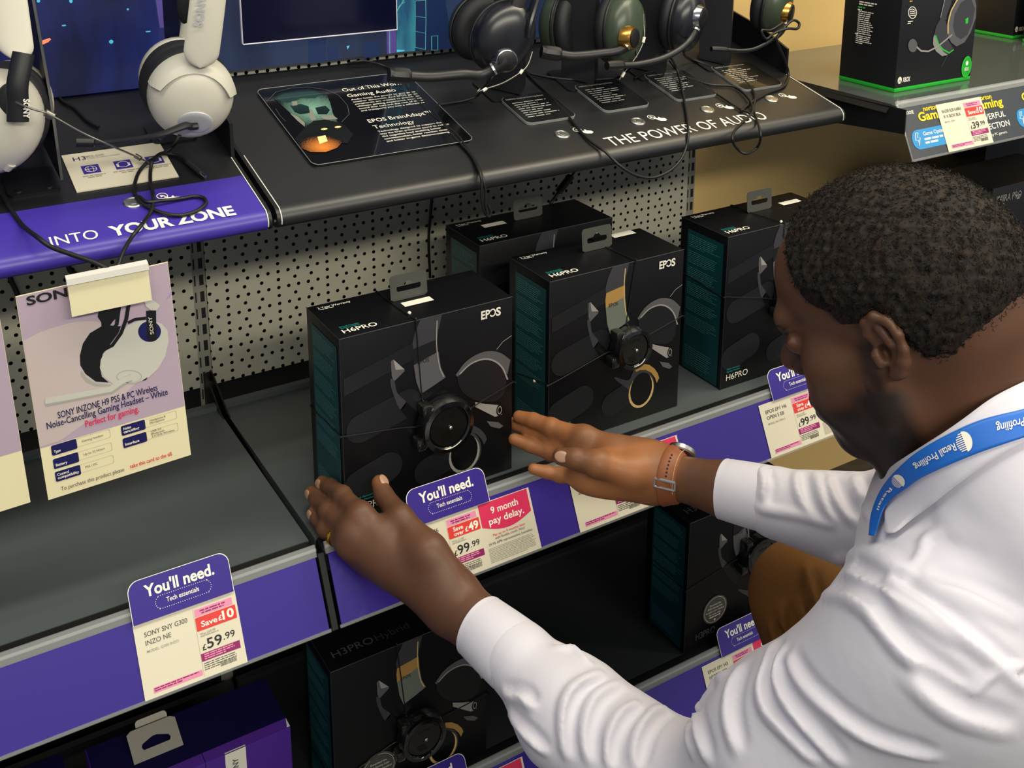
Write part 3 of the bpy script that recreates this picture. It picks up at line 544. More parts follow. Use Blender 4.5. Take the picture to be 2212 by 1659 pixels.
B3, T3 = headset_box('black headset box half hidden by the head of the man', (1.1070, 1.1755, .7203), 0, .2420, .110, .256, False, 'H6PRO', (.180, .064, .222, .078))
B4, T4 = headset_box('black headset box standing back by the pegboard behind the others', (.7650, 1.3390, .7203), 0, .2450, .107, .256, False, 'H6PRO', (.045, .062, .085, .076))
B5, T5 = headset_box('black box with gold print low under the left forearm', (.4568, 1.2160, .2010), 0, .2460, .109, .256, True, 'H3PRO', tab=False, kind='H3')
B6, T6 = headset_box('black box on the lower shelf beside the brown knee', (1.0985, 1.2200, .2010), 0, .2460, .112, .256, False, 'H3PRO', tab=False, kind='H3')

def security_tag(box, T, W, D, H, u, v, R, vl, vr, sl, top, ball):
    """anti theft alarm: disc on the front, wire once round the sides and once over the top"""
    h = MB('tag_black'); O = (u, -.0012, v); h.lathe(O, (0, -1, 0), [(R*.93, 0), (R, .004), (R, .017), (R*.93, .0235), (R*.78, .0245), (R*.74, .0225), (R*.72, .0195), (0, .0195)], 40); r = h.build('security_tag', box, T=T, sharp=30, label='round black alarm disc wired round the box')
    p = MB('tag_smoke'); f = Fr((u, -.0008-.0195, v), (1, 0, 0), (0, 0, 1)); p.prism(f, [(x, y) for x, y in ell(0, 0, R*.68, R*.68, 30, 62, 388)], 0, .0022)
    for k in range(5): p.rect(f, -.012+.001*k, -.010-.0022*k, .001+.001*k, -.0088-.0022*k, .0028)
    p.text(f, 'ALPHA', -.010, .012, .0042, .020, .02, .0028); p.build('dial', r, T=T)
    q = MB('steel'); q.ellip((u+.002, -.0240, v-.001), V(.0026, 0, 0), V(0, 0, .0026), V(0, -.0016, 0), 12, 8); q.build('lock_pin', r, T=T)
    for k, (dx, dz) in enumerate(((-R*.72, R*.72), (-R*.95, -R*.45))):
        e = MB('tag_smoke'); e.cbox(u+dx-.007, u+dx+.007, -.020, -.0012, v+dz-.008, v+dz+.008, .0025); e.build('side_lug', r, T=T)
    rr = .00085; e_ = .0013
    MB('cable_black').tube([(u-R*.9, -.006, v-.003), (u-R*1.2, -e_, (v*.8+vl*.2)), (.004, -e_, vl), (-e_, .004, vl-.001), (-e_, D*.5, (vl+sl)/2), (-e_, D-.004, sl), (.004, D+e_, sl)], rr, 6, 5).build('wire', r, T=T)
    MB('cable_black').tube([(u+R*.9, -.006, v+.003), (u+R*1.2, -e_, v*.8+vr*.2), (W-.004, -e_, vr), (W+e_, .004, vr+.001), (W+e_, D-.004, vr), (W-.004, D+e_, vr)], rr, 6, 5).build('wire', r, T=T)
    MB('cable_black').tube([(u+top[2], -.006, v+R*.95), (u+top[2], -e_, v+R*1.3), (top[0], -e_, H-.004), (top[0], .004, H+e_), (top[1], D*.62, H+e_), (top[1], D-.003, H+e_), (top[1], D+e_, H-.004)], rr, 6, 5).build('wire', r, T=T)
    b = MB('label_white'); b.ellip(ball, V(.0024, 0, 0), V(0, .0024, 0), V(0, 0, .0024), 12, 8); b.build('wire_bead', r, T=T, label='small white bead on the wire')
    return r
security_tag(B1, T1, .2465, .109, .256, .137, .108, .0385, .1248, .131, .1155, (.103, .099, -.028), (.1055, .022, .2575))
security_tag(B2, T2, .2375, .107, .256, .134, .130, .0325, .102, .149, .078, (.146, .142, .0), (-.0015, .034, .0925))
security_tag(B3, T3, .2420, .110, .256, .136, .130, .0370, .158, .140, .165, (.116, .106, -.020), (.116, .006, .2580))
security_tag(B5, T5, .2460, .109, .256, .130, .100, .0370, .070, .108, .060, (.100, .098, -.02), (-.001, .030, .066))
security_tag(B6, T6, .2460, .112, .256, .150, .150, .0370, .128, .165, .120, (.110, .104, -.02), (.108, .010, .2575))

# ------------------------------------------------------------------ purple boxes on the lower left shelf
mat('carton_purple', '48228c', .35); mat('carton_violet', '5a2f9e', .35); mat('carton_navy', '120e3c', .35); mat('tab_card', '9a988f', .5)
loc = (.1520, 1.2230, .2010); T = Matrix.Translation(loc); W, D, H = .2470, .105, .190
r = thing('headset_box', 'purple headset box with a grey hang tab on the lower left shelf', 'headset box', loc, 'purple headset boxes')
c = MB('carton_purple'); c.cbox(0, W, 0, D, 0, H, .001); t = Fr((0, 0, H+.0003), (1, 0, 0), (0, 1, 0)); f = Fr((0, -.0004, 0), (1, 0, 0), (0, 0, 1)); c.use('carton_navy').rect(t, .001, .0175, W-.0005, D-.001, .0002); c.use('carton_violet').rect(t, .001, .0005, W-.001, .0172, .0002); c.use('carton_navy').rect(t, .1300, .0, .1308, .0175, .0004); c.rect(f, .1300, 0, .1308, H, .0003)
c.use('label_white'); c.rect(f, .1560, H-.060, .1840, H-.0002, .0003); c.rect(t, .1560, .0002, .1840, .0020, .0003); c.poly(t, [(W-.005, .0005), (W-.0005, .0005), (W-.0005, .017)], .0004); c.use('grey_ink').text(Fr((.173, -.0008, H-.030), (0, 0, 1), (-1, 0, 0)), 'SONY', -.01, 0, .0075, .028, .02, .0003); c.build('carton', r, T=T)
b = MB('tab_card'); e = Fr((.0500, .0440, H+.0004), (1, 0, 0), (0, .95, .30)); b.ringprism(e, [(0, 0), (.064, 0), (.064, .0245), (.064, .042), (.058, .046), (.006, .046), (0, .042), (0, .0245)], [(.016, .014), (.050, .014), (.052, .0185), (.050, .023), (.036, .029), (.030, .029), (.016, .023), (.014, .0185)], -.0005, .0005); b.build('hang_tab', r, T=T, label='grey card hang tab')
b = MB('tab_card'); e = Fr((.0650, .0930, H+.0004), (1, 0, 0), (0, .6, .55)); b.prism(e, rrect(0, 0, .042, .017, .005), -.0004, .0004); b.build('tuck_flap', r, T=T)
loc = (-.115, 1.2400, .2003); r = thing('headset_box', 'dark navy box at the lower left corner of the picture', 'headset box', loc, 'purple headset boxes'); c = MB('carton_navy'); c.cbox(0, .24, 0, .105, 0, .185, .001); t = Fr((0, 0, .1853), (1, 0, 0), (0, 1, 0)); c.use('carton_violet').rect(t, .001, .001, .239, .006, .0002); c.build('carton', r, T=Matrix.Translation(loc))

# ------------------------------------------------------------------ hanging white headset card and its white holder
mat('lilac_ink', 'b8a6b8', .4, coat=.2); mat('lilac_pale', 'c9bab9', .4, coat=.2); mat('lilac_deep', 'a892c4', .4, coat=.2); mat('print_white', 'c9c9bf', .4, coat=.2); mat('print_grey', 'a9a99f', .4, coat=.2); mat('print_black', '17171b', .35, coat=.2); mat('print_navy', '1c1c5a', .35, coat=.2); mat('yellow_card', 'efe6bd', .4, coat=.25)
a = math.radians(2.2); G = Fr((.1252, 1.170, .8650), (math.cos(a), 0, math.sin(a)), (-math.sin(a), 0, math.cos(a))); W, H = .1562, .2415
r = thing('product_card', 'hanging sony headset card below the purple counter', 'product card', G.p(W/2, 0)); r['label'] = 'hanging lilac and cream headset card below the purple counter'
m = MB('yellow_card'); m.prism(G, [(0, 0), (W, 0), (W, H), (0, H)], -.0016, 0); k1 = (5.351, 20, 540); k2 = (5.53, 60, 800)
def q1(L): return G.px(L, *k1)
def q2(L): return G.px(L, *k2)
m.use('lilac_ink').rect(G, .0004, .0640, W-.0004, H-.0004, .0002)
m.use('lilac_pale').poly(G, [(.0004, .118)]+[(x, min(y, H)) for x, y in q1([(165, 1050), (350, 950), (560, 880), (760, 830), (960, 820), (1150, 850)])]+q1([(1500, 1500), (1300, 1700)])+[(.02, .066), (.0004, .066)], .0003)
m.use('lilac_deep').poly(G, q1([(1805, 580), (1880, 510), (1872, 470), (1850, 520)]), .0004)
m.use('print_grey').poly(G, q1([(830, 1390), (900, 1480), (1000, 1540), (1160, 1555), (1200, 1570), (1000, 1575), (890, 1530), (820, 1440)]), .0004)
m.use('print_black').poly(G, q1([(1065, 880), (1060, 830), (1020, 770), (1035, 690), (1270, 640), (1265, 760), (1200, 820), (1165, 870), (1290, 880), (1260, 960), (1150, 1110), (1080, 1200), (1045, 1350), (1070, 1460), (1150, 1530), (1000, 1520), (880, 1430), (820, 1330), (815, 1220), (850, 1080), (930, 960)]), .0005)
m.use('print_white').poly(G, q1([(1048, 1370), (1055, 1270), (1100, 1180), (1180, 1110), (1280, 960), (1370, 870), (1500, 815), (1640, 810), (1760, 850), (1830, 930), (1840, 1060), (1800, 1230), (1720, 1370), (1600, 1480), (1450, 1540), (1200, 1548), (1100, 1470)]), .0006)
m.use('print_black'); m.stroke(G, q1([(1380, 620), (1350, 800), (1290, 960), (1190, 1100), (1060, 1170), (1000, 1100), (1020, 1040), (1150, 960), (1240, 860), (1270, 640)]), .0042, .0007); m.stroke(G, q1([(1370, 840), (1450, 800), (1580, 785)]), .0036, .0007); m.poly(G, q1([(1530, 1510), (1600, 1465), (1580, 1500)]), .0007)
m.use('print_navy').poly(G, [q1([(1620+132*math.cos(t), 940+120*math.sin(t))])[0] for t in (2*math.pi*i/28 for i in range(28))], .0007); m.use('print_black').poly(G, q1([(1580, 700), (1695, 690), (1700, 1040), (1640, 1060), (1590, 1020)]), .0008)
m.use('print_white').poly(G, q1([(1550, 575), (1640, 560), (1745, 640), (1700, 695), (1640, 695), (1580, 650)]), .0009); sub = Fr(G.p(*q1([(1668, 965)])[0], .001), G.ey, -G.ex); m.text(sub, 'SONY', 0, 0, .0038, .0215, .02)
m.use('print_grey').stroke(G, q2([(1235, 85), (1130, 130), (1000, 225), (850, 250), (400, 340), (210, 375)]), .0090, .0009); m.use('print_white').stroke(G, q2([(1235, 80), (1120, 125), (990, 218), (850, 243), (400, 330), (205, 362)]), .0070, .0010); m.use('print_grey').stroke(G, [q2([(1210+148*math.cos(t), 70+75*math.sin(t))])[0] for t in (2*math.pi*i/28 for i in range(28))], .0006, .0009, True)
m.use('black_ink').text(G, 'SONY', *q1([(205, 640)])[0], .0098, .0545, .030, .0009)
def tl(tx, p, h, w, b, mm): m.use(mm); u, v = q2([p])[0]; m.text(G, tx, u, v, h, w, b, .0009)
tl('SONY INZONE H9 PS5 & PC Wireless', (362, 572), .0078, .1060, .012, 'navy_ink'); tl('Noise-Cancelling Gaming Headset – White', (230, 700), .0078, .1290, .012, 'navy_ink'); tl('Perfect for gaming.', (690, 675), .0078, .0575, .015, 'crimson_ink')
for (px, py), t1, t2 in (((275, 915), ('Type',), ('Gaming headset',)), ((298, 1075), ('Battery',), ('Up to 32 Hours',)), ((322, 1228), ('Control', 'compatibility'), ('PS5 / PC',)), ((1110, 680), ('Noise', 'cancelling'), ('Headphone &', 'Microphone')), ((1130, 828), ('Interface',), ('USB 2.0', 'Bluetooth', '2.4 GHz Wireless'))):
    u, v = q2([(px, py)])[0]; m.use('pale_ink').band(G, rrect(u+.02, v-.0095, u+.0615, v+.0008, .002), rrect(u+.02, v-.0092, u+.0612, v+.0005, .002), .0003); m.use('print_navy').prism(G, rrect(u, v-.0110, u+.0262, v+.0012, .0018), .0003, .0005)
    m.use('white_ink')
    for i, s_ in enumerate(t1): m.text(G, s_, u+.0022, v-.0082+.0040*(len(t1)-1-i), .0032, .0017*len(s_), .02, .0007)
    m.use('grey_ink')
    for i, s_ in enumerate(t2): m.text(G, s_, u+.0315, v-.0052+.0036*(len(t2)-1)/2-.0033*i, .0027, .0016*len(s_), .0, .0007)
tl('To purchase this product please ', (400, 1435), .0049, .0672, .0, 'grey_ink'); tl('take this card to the till.', (1222, 1168), .0049, .0478, .012, 'red_ink'); m.build('printed_card', r)
loc = G.p(-.178, -.0, -.01); r2 = MB('yellow_card'); G2 = Fr(G.p(-.1735, .0020, -.004), G.ex, G.ey); r2.prism(G2, [(0, 0), (.1562, 0), (.1562, .2415), (0, .2415)], -.0016, 0); r2.use('lilac_ink').rect(G2, .0004, .0640, .1558, .2410, .0002); tag(r2.build('product_card'), 'cream card edge cut off at the left border of the picture', 'product card')
g = Fr((.1660, 1.1545, 1.0780), (math.cos(a), -.08, math.sin(a)), (-math.sin(a), 0, math.cos(a))); r = thing('label_holder', 'blank white label holder in front of the hanging headset card', 'label holder', g.p(.04, 0))
m = MB('yellow_card'); m.prism(g, [(0, 0), (.0815, 0), (.0815, .0385), (0, .0385)], -.001, 0); m.build('blank_label', r); m = MB('white_plastic'); m.prism(Fr(g.p(0, 0), g.ey, -g.n), [(.0365, -.003), (.0435, -.003), (.0435, .010), (.0400, .012), (.0365, .004)], -.0822, .0005); m.build('top_rail', r); m = MB('clear_plastic'); m.tube([g.p(.040, .030, -.002), g.p(.040, .024, -.018), (.209, 1.205, 1.092), (.211, 1.238, 1.1005), (.212, 1.262, 1.0985)], .0015, 8, 6); m.tube([g.p(.060, .010, -.0005), g.p(.060, .010, -.0165)], .003, 8, 1); m.build('hook', r, label='clear plastic hook')

# ------------------------------------------------------------------ right hand bay: shelf with green edged boxes
mat('norton_grey', '3c4046', .3, coat=.5); mat('yellow_ink', 'f2cf1d', .4); mat('sky_ink', '2f8fd0', .35); mat('green_edge', '1fae2e', .35); mat('green_ink', '2fbf3a', .35); mat('carton_matt', '111218', .5); mat('art_silver', '8c8f8a', .3)
r = thing('shelf', 'grey shelf at upper right carrying the green edged boxes', 'shelf', (2.0, 1.36, 1.06), 'shelves of the two bays')
m = MB('shelf_gloss'); m.box(1.4370, 2.75, 1.1550, 1.575, 1.123, 1.1450); m.build('deck', r)
m = MB('black_metal'); m.prism(Fr((0, 1.1640, 0), (1, 0, 0), (0, 0, 1)), [(1.4365, 1.1462), (1.4250, 1.1330), (1.4262, 1.1318), (1.4375, 1.1445)], -.236, 0); m.build('side_flange', r)
m = MB('black_metal'); m.prism(Fr((1.4330, 0, 0), (0, 1, 0), (0, 0, 1)), [(1.130, 1.1040), (1.131, 1.1440), (1.160, 1.1440), (1.580, 1.1350), (1.580, 1.0500), (1.46, 1.072), (1.28, 1.0900)], -.0012, .0012); m.build('bracket', r)
FX = Fr((1.4345, 1.111, 1.065), (1, 0, 0), (0, .037, .077)); m = MB('norton_grey'); m.prism(FX, [(.001, 0), (1.3, 0), (1.3, .0855), (.001, .0855)], -.0018, -.0003)
m.use('white_ink').text(FX, 'CHOOSE', .0065, .0737, .0052, .0262, .02)
for o in (0, .272):
    m.use('yellow_ink').text(FX, 'norton', .056+o, .0742, .0078, .0365, .03); m.text(FX, 'Gaming', .0402+o, .0592, .0140, .0770, .03)
    m.use('sky_ink').prism(FX, rrect(.0118+o, .0140, .1150+o, .0462, .015, 8), .0001, .0003); m.use('white_ink').stroke(FX, [(.0235+o, .0415), (.0190+o, .0300), (.0255+o, .0290), (.0230+o, .0190), (.0310+o, .0330), (.0250+o, .0340), (.0290+o, .0415)], .0014, .0006, True); m.text(FX, 'Game Optimizer', .040+o, .0350, .0062, .066, .01, .0006); m.fine(FX, .040+o, .0305, .06, .012, 2, seed=12, off=.0006)
m.use('yellow_ink').text(FX, 'norton', .1965, .0742, .0078, .0365, .03); m.text(FX, 'Gaming', .1805, .0592, .0140, .0770, .03); m.use('white_ink').text(FX, 'POWERFUL', .1720, .0395, .0100, .0840, .01); m.text(FX, 'PROTECTION', .1640, .0225, .0100, .0962, .01); m.text(FX, 'for gamers, by PC gamers.', .1680, .0108, .0046, .0795, .0)
m.build('price_strip', r); m = MB('clear_plastic'); m.prism(FX, [(0, .0855), (1.3, .0855), (1.3, .098), (0, .098)], -.003, .001); m.tube([FX.p(0, .0935, .001), FX.p(1.3, .0935, .001)], .0022, 8, 1); m.tube([FX.p(0, -.0012, 0), FX.p(1.3, -.0012, 0)], .0022, 8, 1); m.tube([FX.p(0, -.0012, 0), FX.p(0, .0935, 0)], .0012, 6, 1); m.build('price_rail', r, label='clear plastic rail')
ticket(FX, .0880, .1160, False, ('RAZER RZR KAIRA', 'X X BOX BLK'), 'MODEL: RZ04', ('Save', '10'), '£49.99', '39', '99', 'white ticket priced 39.99 at the upper right')
def green_box(label, FLpt, W, D, H, front):
    T = Matrix.Translation(tuple(FLpt)); r = thing('headset_box', label, 'headset box', FLpt, 'green edged headset boxes'); c = MB('carton_matt'); c.cbox(0, W, 0, D, .006, H, .001); c.use('green_edge').cbox(-.0002, W+.0002, -.0002, D+.0002, 0, .0075, .001)
    f = Fr((0, -.0004, 0), (1, 0, 0), (0, 0, 1)); s = Fr((-.0004, D, 0), (0, -1, 0), (0, 0, 1))
    c.use('white_ink'); c.poly(f, ell(.0105, .0205, .0052, .0062, 20), .0003); c.text(f, 'XBOX', .0180, .0165, .0080, .0190, .03, .0003); c.use('carton_matt').stroke(f, [(.0075, .0170), (.0105, .0215), (.0135, .0170)], .0012, .0006)
    if front:
        Q = lambda L: [(u-FLpt[0], v-FLpt[2]) for u, v in Fr((0, FLpt[1], 0), (1, 0, 0), (0, 0, 1)).px(L, 5.24, 1790, 0)]
        c.use('art_grey').poly(f, Q([(1255, 215), (1300, 0), (1400, -60), (1380, 40), (1330, 180), (1330, 220)]), .0003); c.use('art_silver').stroke(f, Q([(1262, 200), (1310, 0)]), .0016, .0004); c.use('art_grey').poly(f, Q([(1180, 430), (1215, 290), (1260, 215), (1310, 205), (1340, 300), (1350, 450), (1400, 540), (1340, 625), (1280, 635), (1210, 580), (1178, 500)]), .0004); c.use('art_silver').poly(f, Q([(1180, 430), (1192, 390), (1225, 470), (1290, 580), (1340, 620), (1280, 635), (1210, 580), (1178, 500)]), .0005)
        c.use('green_ink').stroke(f, Q([(1205, 400), (1240, 500), (1290, 560), (1360, 598), (1410, 560)]), .0024, .0006); c.use('art_metal').poly(f, Q([(1330, 330), (1350, 180), (1420, 40), (1500, -60), (1640, -60), (1665, 60), (1660, 200), (1600, 370), (1530, 480), (1440, 525), (1380, 480), (1340, 400)]), .0007); c.use('gold_light').stroke(f, Q([(1345, 380), (1345, 260), (1380, 120), (1440, 10), (1500, -60)]), .0030, .0009); c.use('art_grey').poly(f, Q([(1400, 300), (1420, 160), (1490, 30), (1600, -40), (1650, 100), (1620, 260), (1560, 400), (1490, 445), (1430, 400)]), .0008); c.use('green_ink').poly(f, Q([(1540, 215), (1575, 195), (1570, 260), (1545, 270)]), .0009)
        c.use('art_light').stroke(f, Q([(1390, 390), (1320, 450), (1220, 530), (1120, 580), (1040, 575), (990, 530)]), .0030, .0010); c.use('art_metal').poly(f, [Q([(945+52*math.cos(t), 515+76*math.sin(t))])[0] for t in (2*math.pi*i/24 for i in range(24))], .0009); c.use('art_grey').stroke(f, Q([(1410, 540), (1340, 620), (1275, 750)]), .0018, .0003)
        c.use('white_ink').band(f, *[[Q([(945+a_*math.cos(t), 142+b_*math.sin(t))])[0] for t in (2*math.pi*i/28 for i in range(28))] for a_, b_ in ((49, 70), (42, 62))], .0003)
        for k in range(4): c.stroke(f, Q([(912, 115+22*k), (940, 100+24*k), (978, 118+20*k)]), .0012, .0004)
        c.fine(f, *Q([(892, 240)])[0], .018, .006, 2, seed=2); c.use('gold_light').fine(f, *Q([(915, -10)])[0], .018, .006, 2, seed=4)
        q = Q([(1556, 755)])[0]; c.use('green_edge').poly(f, ell(*q, .0135, .0195, 32), .0004); c.use('green_ink').band(f, ell(*q, .0130, .0190, 32), ell(*q, .0112, .0166, 32), .0006); c.use('white_ink').text(f, 'XBOX', q[0], q[1]-.007, .0060, .0125, .02, .0007, 'c'); c.poly(f, ell(q[0], q[1]+.0065, .0036, .0044, 16), .0007)
        w = lambda x, y: (FLpt[1]+D-float(onx(1790+x/5.24, y/5.24, FLpt[0]-.0004)[1]), float(onx(1790+x/5.24, y/5.24, FLpt[0]-.0004)[2])-FLpt[2])
        c.use('white_ink').fine(s, *w(350, 10), .045, .008, 2, seed=61); c.fine(s, *w(332, 98), .012, .0035, 1, seed=62, ragged=0); c.fine(s, *w(340, 118), .040, .042, 12, seed=63, ragged=.4, fill=.45); c.fine(s, *w(300, 370), .012, .0035, 1, seed=64, ragged=0); c.fine(s, *w(312, 392), .036, .016, 5, seed=65, ragged=.3, fill=.45); c.use('green_ink').fine(s, *w(335, 68), .036, .0045, 1, seed=66, ragged=0)
    c.build('carton', r, T=T); return r
green_box('green edged black headset box with microphone print, nearest', (1.5090, 1.2190, 1.1453), .2000, .1230, .28, True)
green_box('green edged black box farther back on the upper right shelf', (2.1340, 1.4300, 1.1453), .17, .115, .28, False)
green_box('green edged black box cut off at the top right corner of the picture', (2.1250, 1.2800, 1.1453), .2, .12, .28, False)
# lower part of the right hand bay
r = thing('shelf', 'dark shelf at far right behind the head of the man', 'shelf', (2.1, 1.36, .69), 'shelves of the two bays'); m = MB('shelf_grey'); m.box(1.41, 2.9, 1.15, 1.595, .70, .7205); m.build('deck', r); MB('black_metal').cbox(1.41, 2.9, 1.135, 1.152, .685, .7215, .003).build('front_edge', r); m = MB('purple_card'); m.box(1.41, 2.9, 1.125, 1.1345, .62, .70); m.build('price_strip', r)
loc = tuple(ony(2147, 408, 1.24)*V(1, 1, 0)+V(0, 0, .7208)); Hh = float(ony(2147, 408, 1.24)[2])-.7208; c = MB('carton_matt'); T = Matrix.Translation(loc); c.cbox(0, .26, 0, .13, 0, Hh, .001); f = Fr((0, -.0004, 0), (1, 0, 0), (0, 0, 1)); c.use('dim_ink'); K = lambda x, y: tuple(np.array(Fr((0, 1.24, 0), (1, 0, 0), (0, 0, 1)).uv(2040+x/4.48, 330+y/4.48))-V(loc[0], .7208))
c.use('art_light').text(f, 'KAIRA PRO', *K(498, 490), .0145, .078, .0); c.text(f, 'RAZER', *K(505, 445), .0045, .026, .0); c.fine(f, *K(700, 405), .018, .012, 2, seed=3); c.fine(f, *K(498, 505), .05, .005, 1, seed=4); c.use('label_white').poly(f, [K(535, 590), (K(590, 570)), K(598, 590), K(590, 605), K(560, 608)], .0004)
r = thing('headset_box', 'black box with grey lettering behind the back of the head', 'headset box', loc, 'black boxes at far right'); c.build('carton', r, T=T)
p = ony(2129, 330, 1.51); loc = (float(p[0]), 1.51, .7208); c = MB('carton_matt'); c.cbox(0, .30, 0, .08, 0, .33, .001); r = thing('headset_box', 'plain black carton at far right under the upper shelf', 'headset box', loc, 'black boxes at far right'); c.build('carton', r, T=Matrix.Translation(loc))
p = ony(2085, 372, 1.385); loc = (float(p[0])-.16, 1.385, .7208); c = MB('carton_matt'); c.cbox(0, .26, 0, .12, 0, float(p[2])-.7208-.005, .001); r = thing('headset_box', 'low black carton just above the hair of the man', 'headset box', loc, 'black boxes at far right'); c.build('carton', r, T=Matrix.Translation(loc))
# ------------------------------------------------------------------ headsets, their stands and cables on the counters
mat('headset_white', 'bdbaae', .35, spec=.4); mat('headset_grey', 'a9aab0', .35); mat('cushion_black', '15161b', .6); mat('mic_black', '101115', .42); mat('shell_black', '15171e', .3, spec=.6); mat('shell_green', '3b4638', .33, spec=.5); mat('ring_silver', 'a0a2a8', .2, metal=1); mat('ring_gold', 'c9964a', .25, metal=1); mat('rubber_grey', '2a2a2e', .5); mat('cable_grey', '24262b', .45); mat('tether_steel', '8a8780', .35, metal=.9); mat('stand_black', '121318', .42)
def dk(px, py, w=.0035):
    d = ray(px, py); n = DK.n; t = ((DK.O-CAM)@n+w)/(d@n); return CAM+d*t
def cable(pts, r, name, parent, m='cable_black', sm=6, label=None):
    P = []
    for p in pts:
        if len(p) == 2: P.append(dk(*p))
        elif p[2] == 'y': P.append(ony(p[0], p[1], p[3]))
        elif p[2] == 'w': P.append(dk(p[0], p[1], p[3]))
    return MB(m).tube(P, r, 8, sm).build(name, parent, 60, label)
def cam_v(r, u, f): return nrm(AX_R*r+AX_U*u+AX_F*f)
# stands
def fin_stand(label, x, v0, fin):
    r = thing('headset_stand', label, 'headset stand', DK.p(x-.03, v0+.025), 'black headset stands'); g = DK.sub(x-.062, v0, .0002)
    MB('stand_black').prism(g, rrect(0, 0, .058, .058, .008, 5), 0, .0030).build('base_plate', r)
    f = Fr((x-.004, 0, 0), (0, 1, 0), (0, 0, 1)); m = MB('stand_black'); m.prism(f, fin, -.0016, .0016); m.build('upright_fin', r)
    for a, b in ((.012, .010), (.046, .010)): MB('steel_dark').lathe(g.p(a, b, .003), DK.n, [(.0042, 0), (.0040, .0012), (.0012, .0016)], 14).build('screw', r)
    return r
zf = lambda y: 1.129+(y-1.232)*.26+.003
yA, yB = float(dk(134, 389, 0)[1]), 1.425
P_ = [onx(px, py, .196) for px, py in ((134, 389), (109, 208), (72, 0), (56, -80), (20, -80), (42, 0), (72, 207), (88, 320))]
fin_stand('black fin stand with the white headset at the left border', .200, .1150, [(float(p[1]), max(float(p[2]), zf(float(p[1])))) for p in P_])
fin_stand('black fin stand hidden behind the white headset', .385, .1900, [(1.46, zf(1.46)), (1.47, 1.75), (1.53, 1.75), (1.55, zf(1.55))])
def post(label, u, v):
    r = thing('headset_stand', label, 'headset stand', DK.p(u, v), 'black headset stands'); c = DK.p(u, v); a = math.radians(-45); dx, dy = V(math.cos(a), math.sin(a), 0), V(-math.sin(a), math.cos(a), 0)
    m = MB('stand_black'); h = .027; L = [c+dx*sx*h+dy*sy*.019 for sx, sy in ((-1, -1), (1, -1), (1, 1), (-1, 1))]
    m.loft([[V(p[0], p[1], zf(p[1])-.002+.0035) for p in L], [V(p[0], p[1], 1.75) for p in L]], cap=True); m.build('post', r)
    p = MB('stand_black'); p.prism(DK.sub(u-.045, v-.040, .0002), rrect(0, 0, .09, .075, .008, 5), 0, .0025); p.build('base_plate', r)
    return r
for k, (u, lb) in enumerate(((.872, 'black post stand behind the first black headset'), (1.012, 'black post stand left of the green headset'), (1.157, 'black post stand behind the second black headset'), (1.302, 'black post stand before the beige wall'))): post(lb, u, .2160)

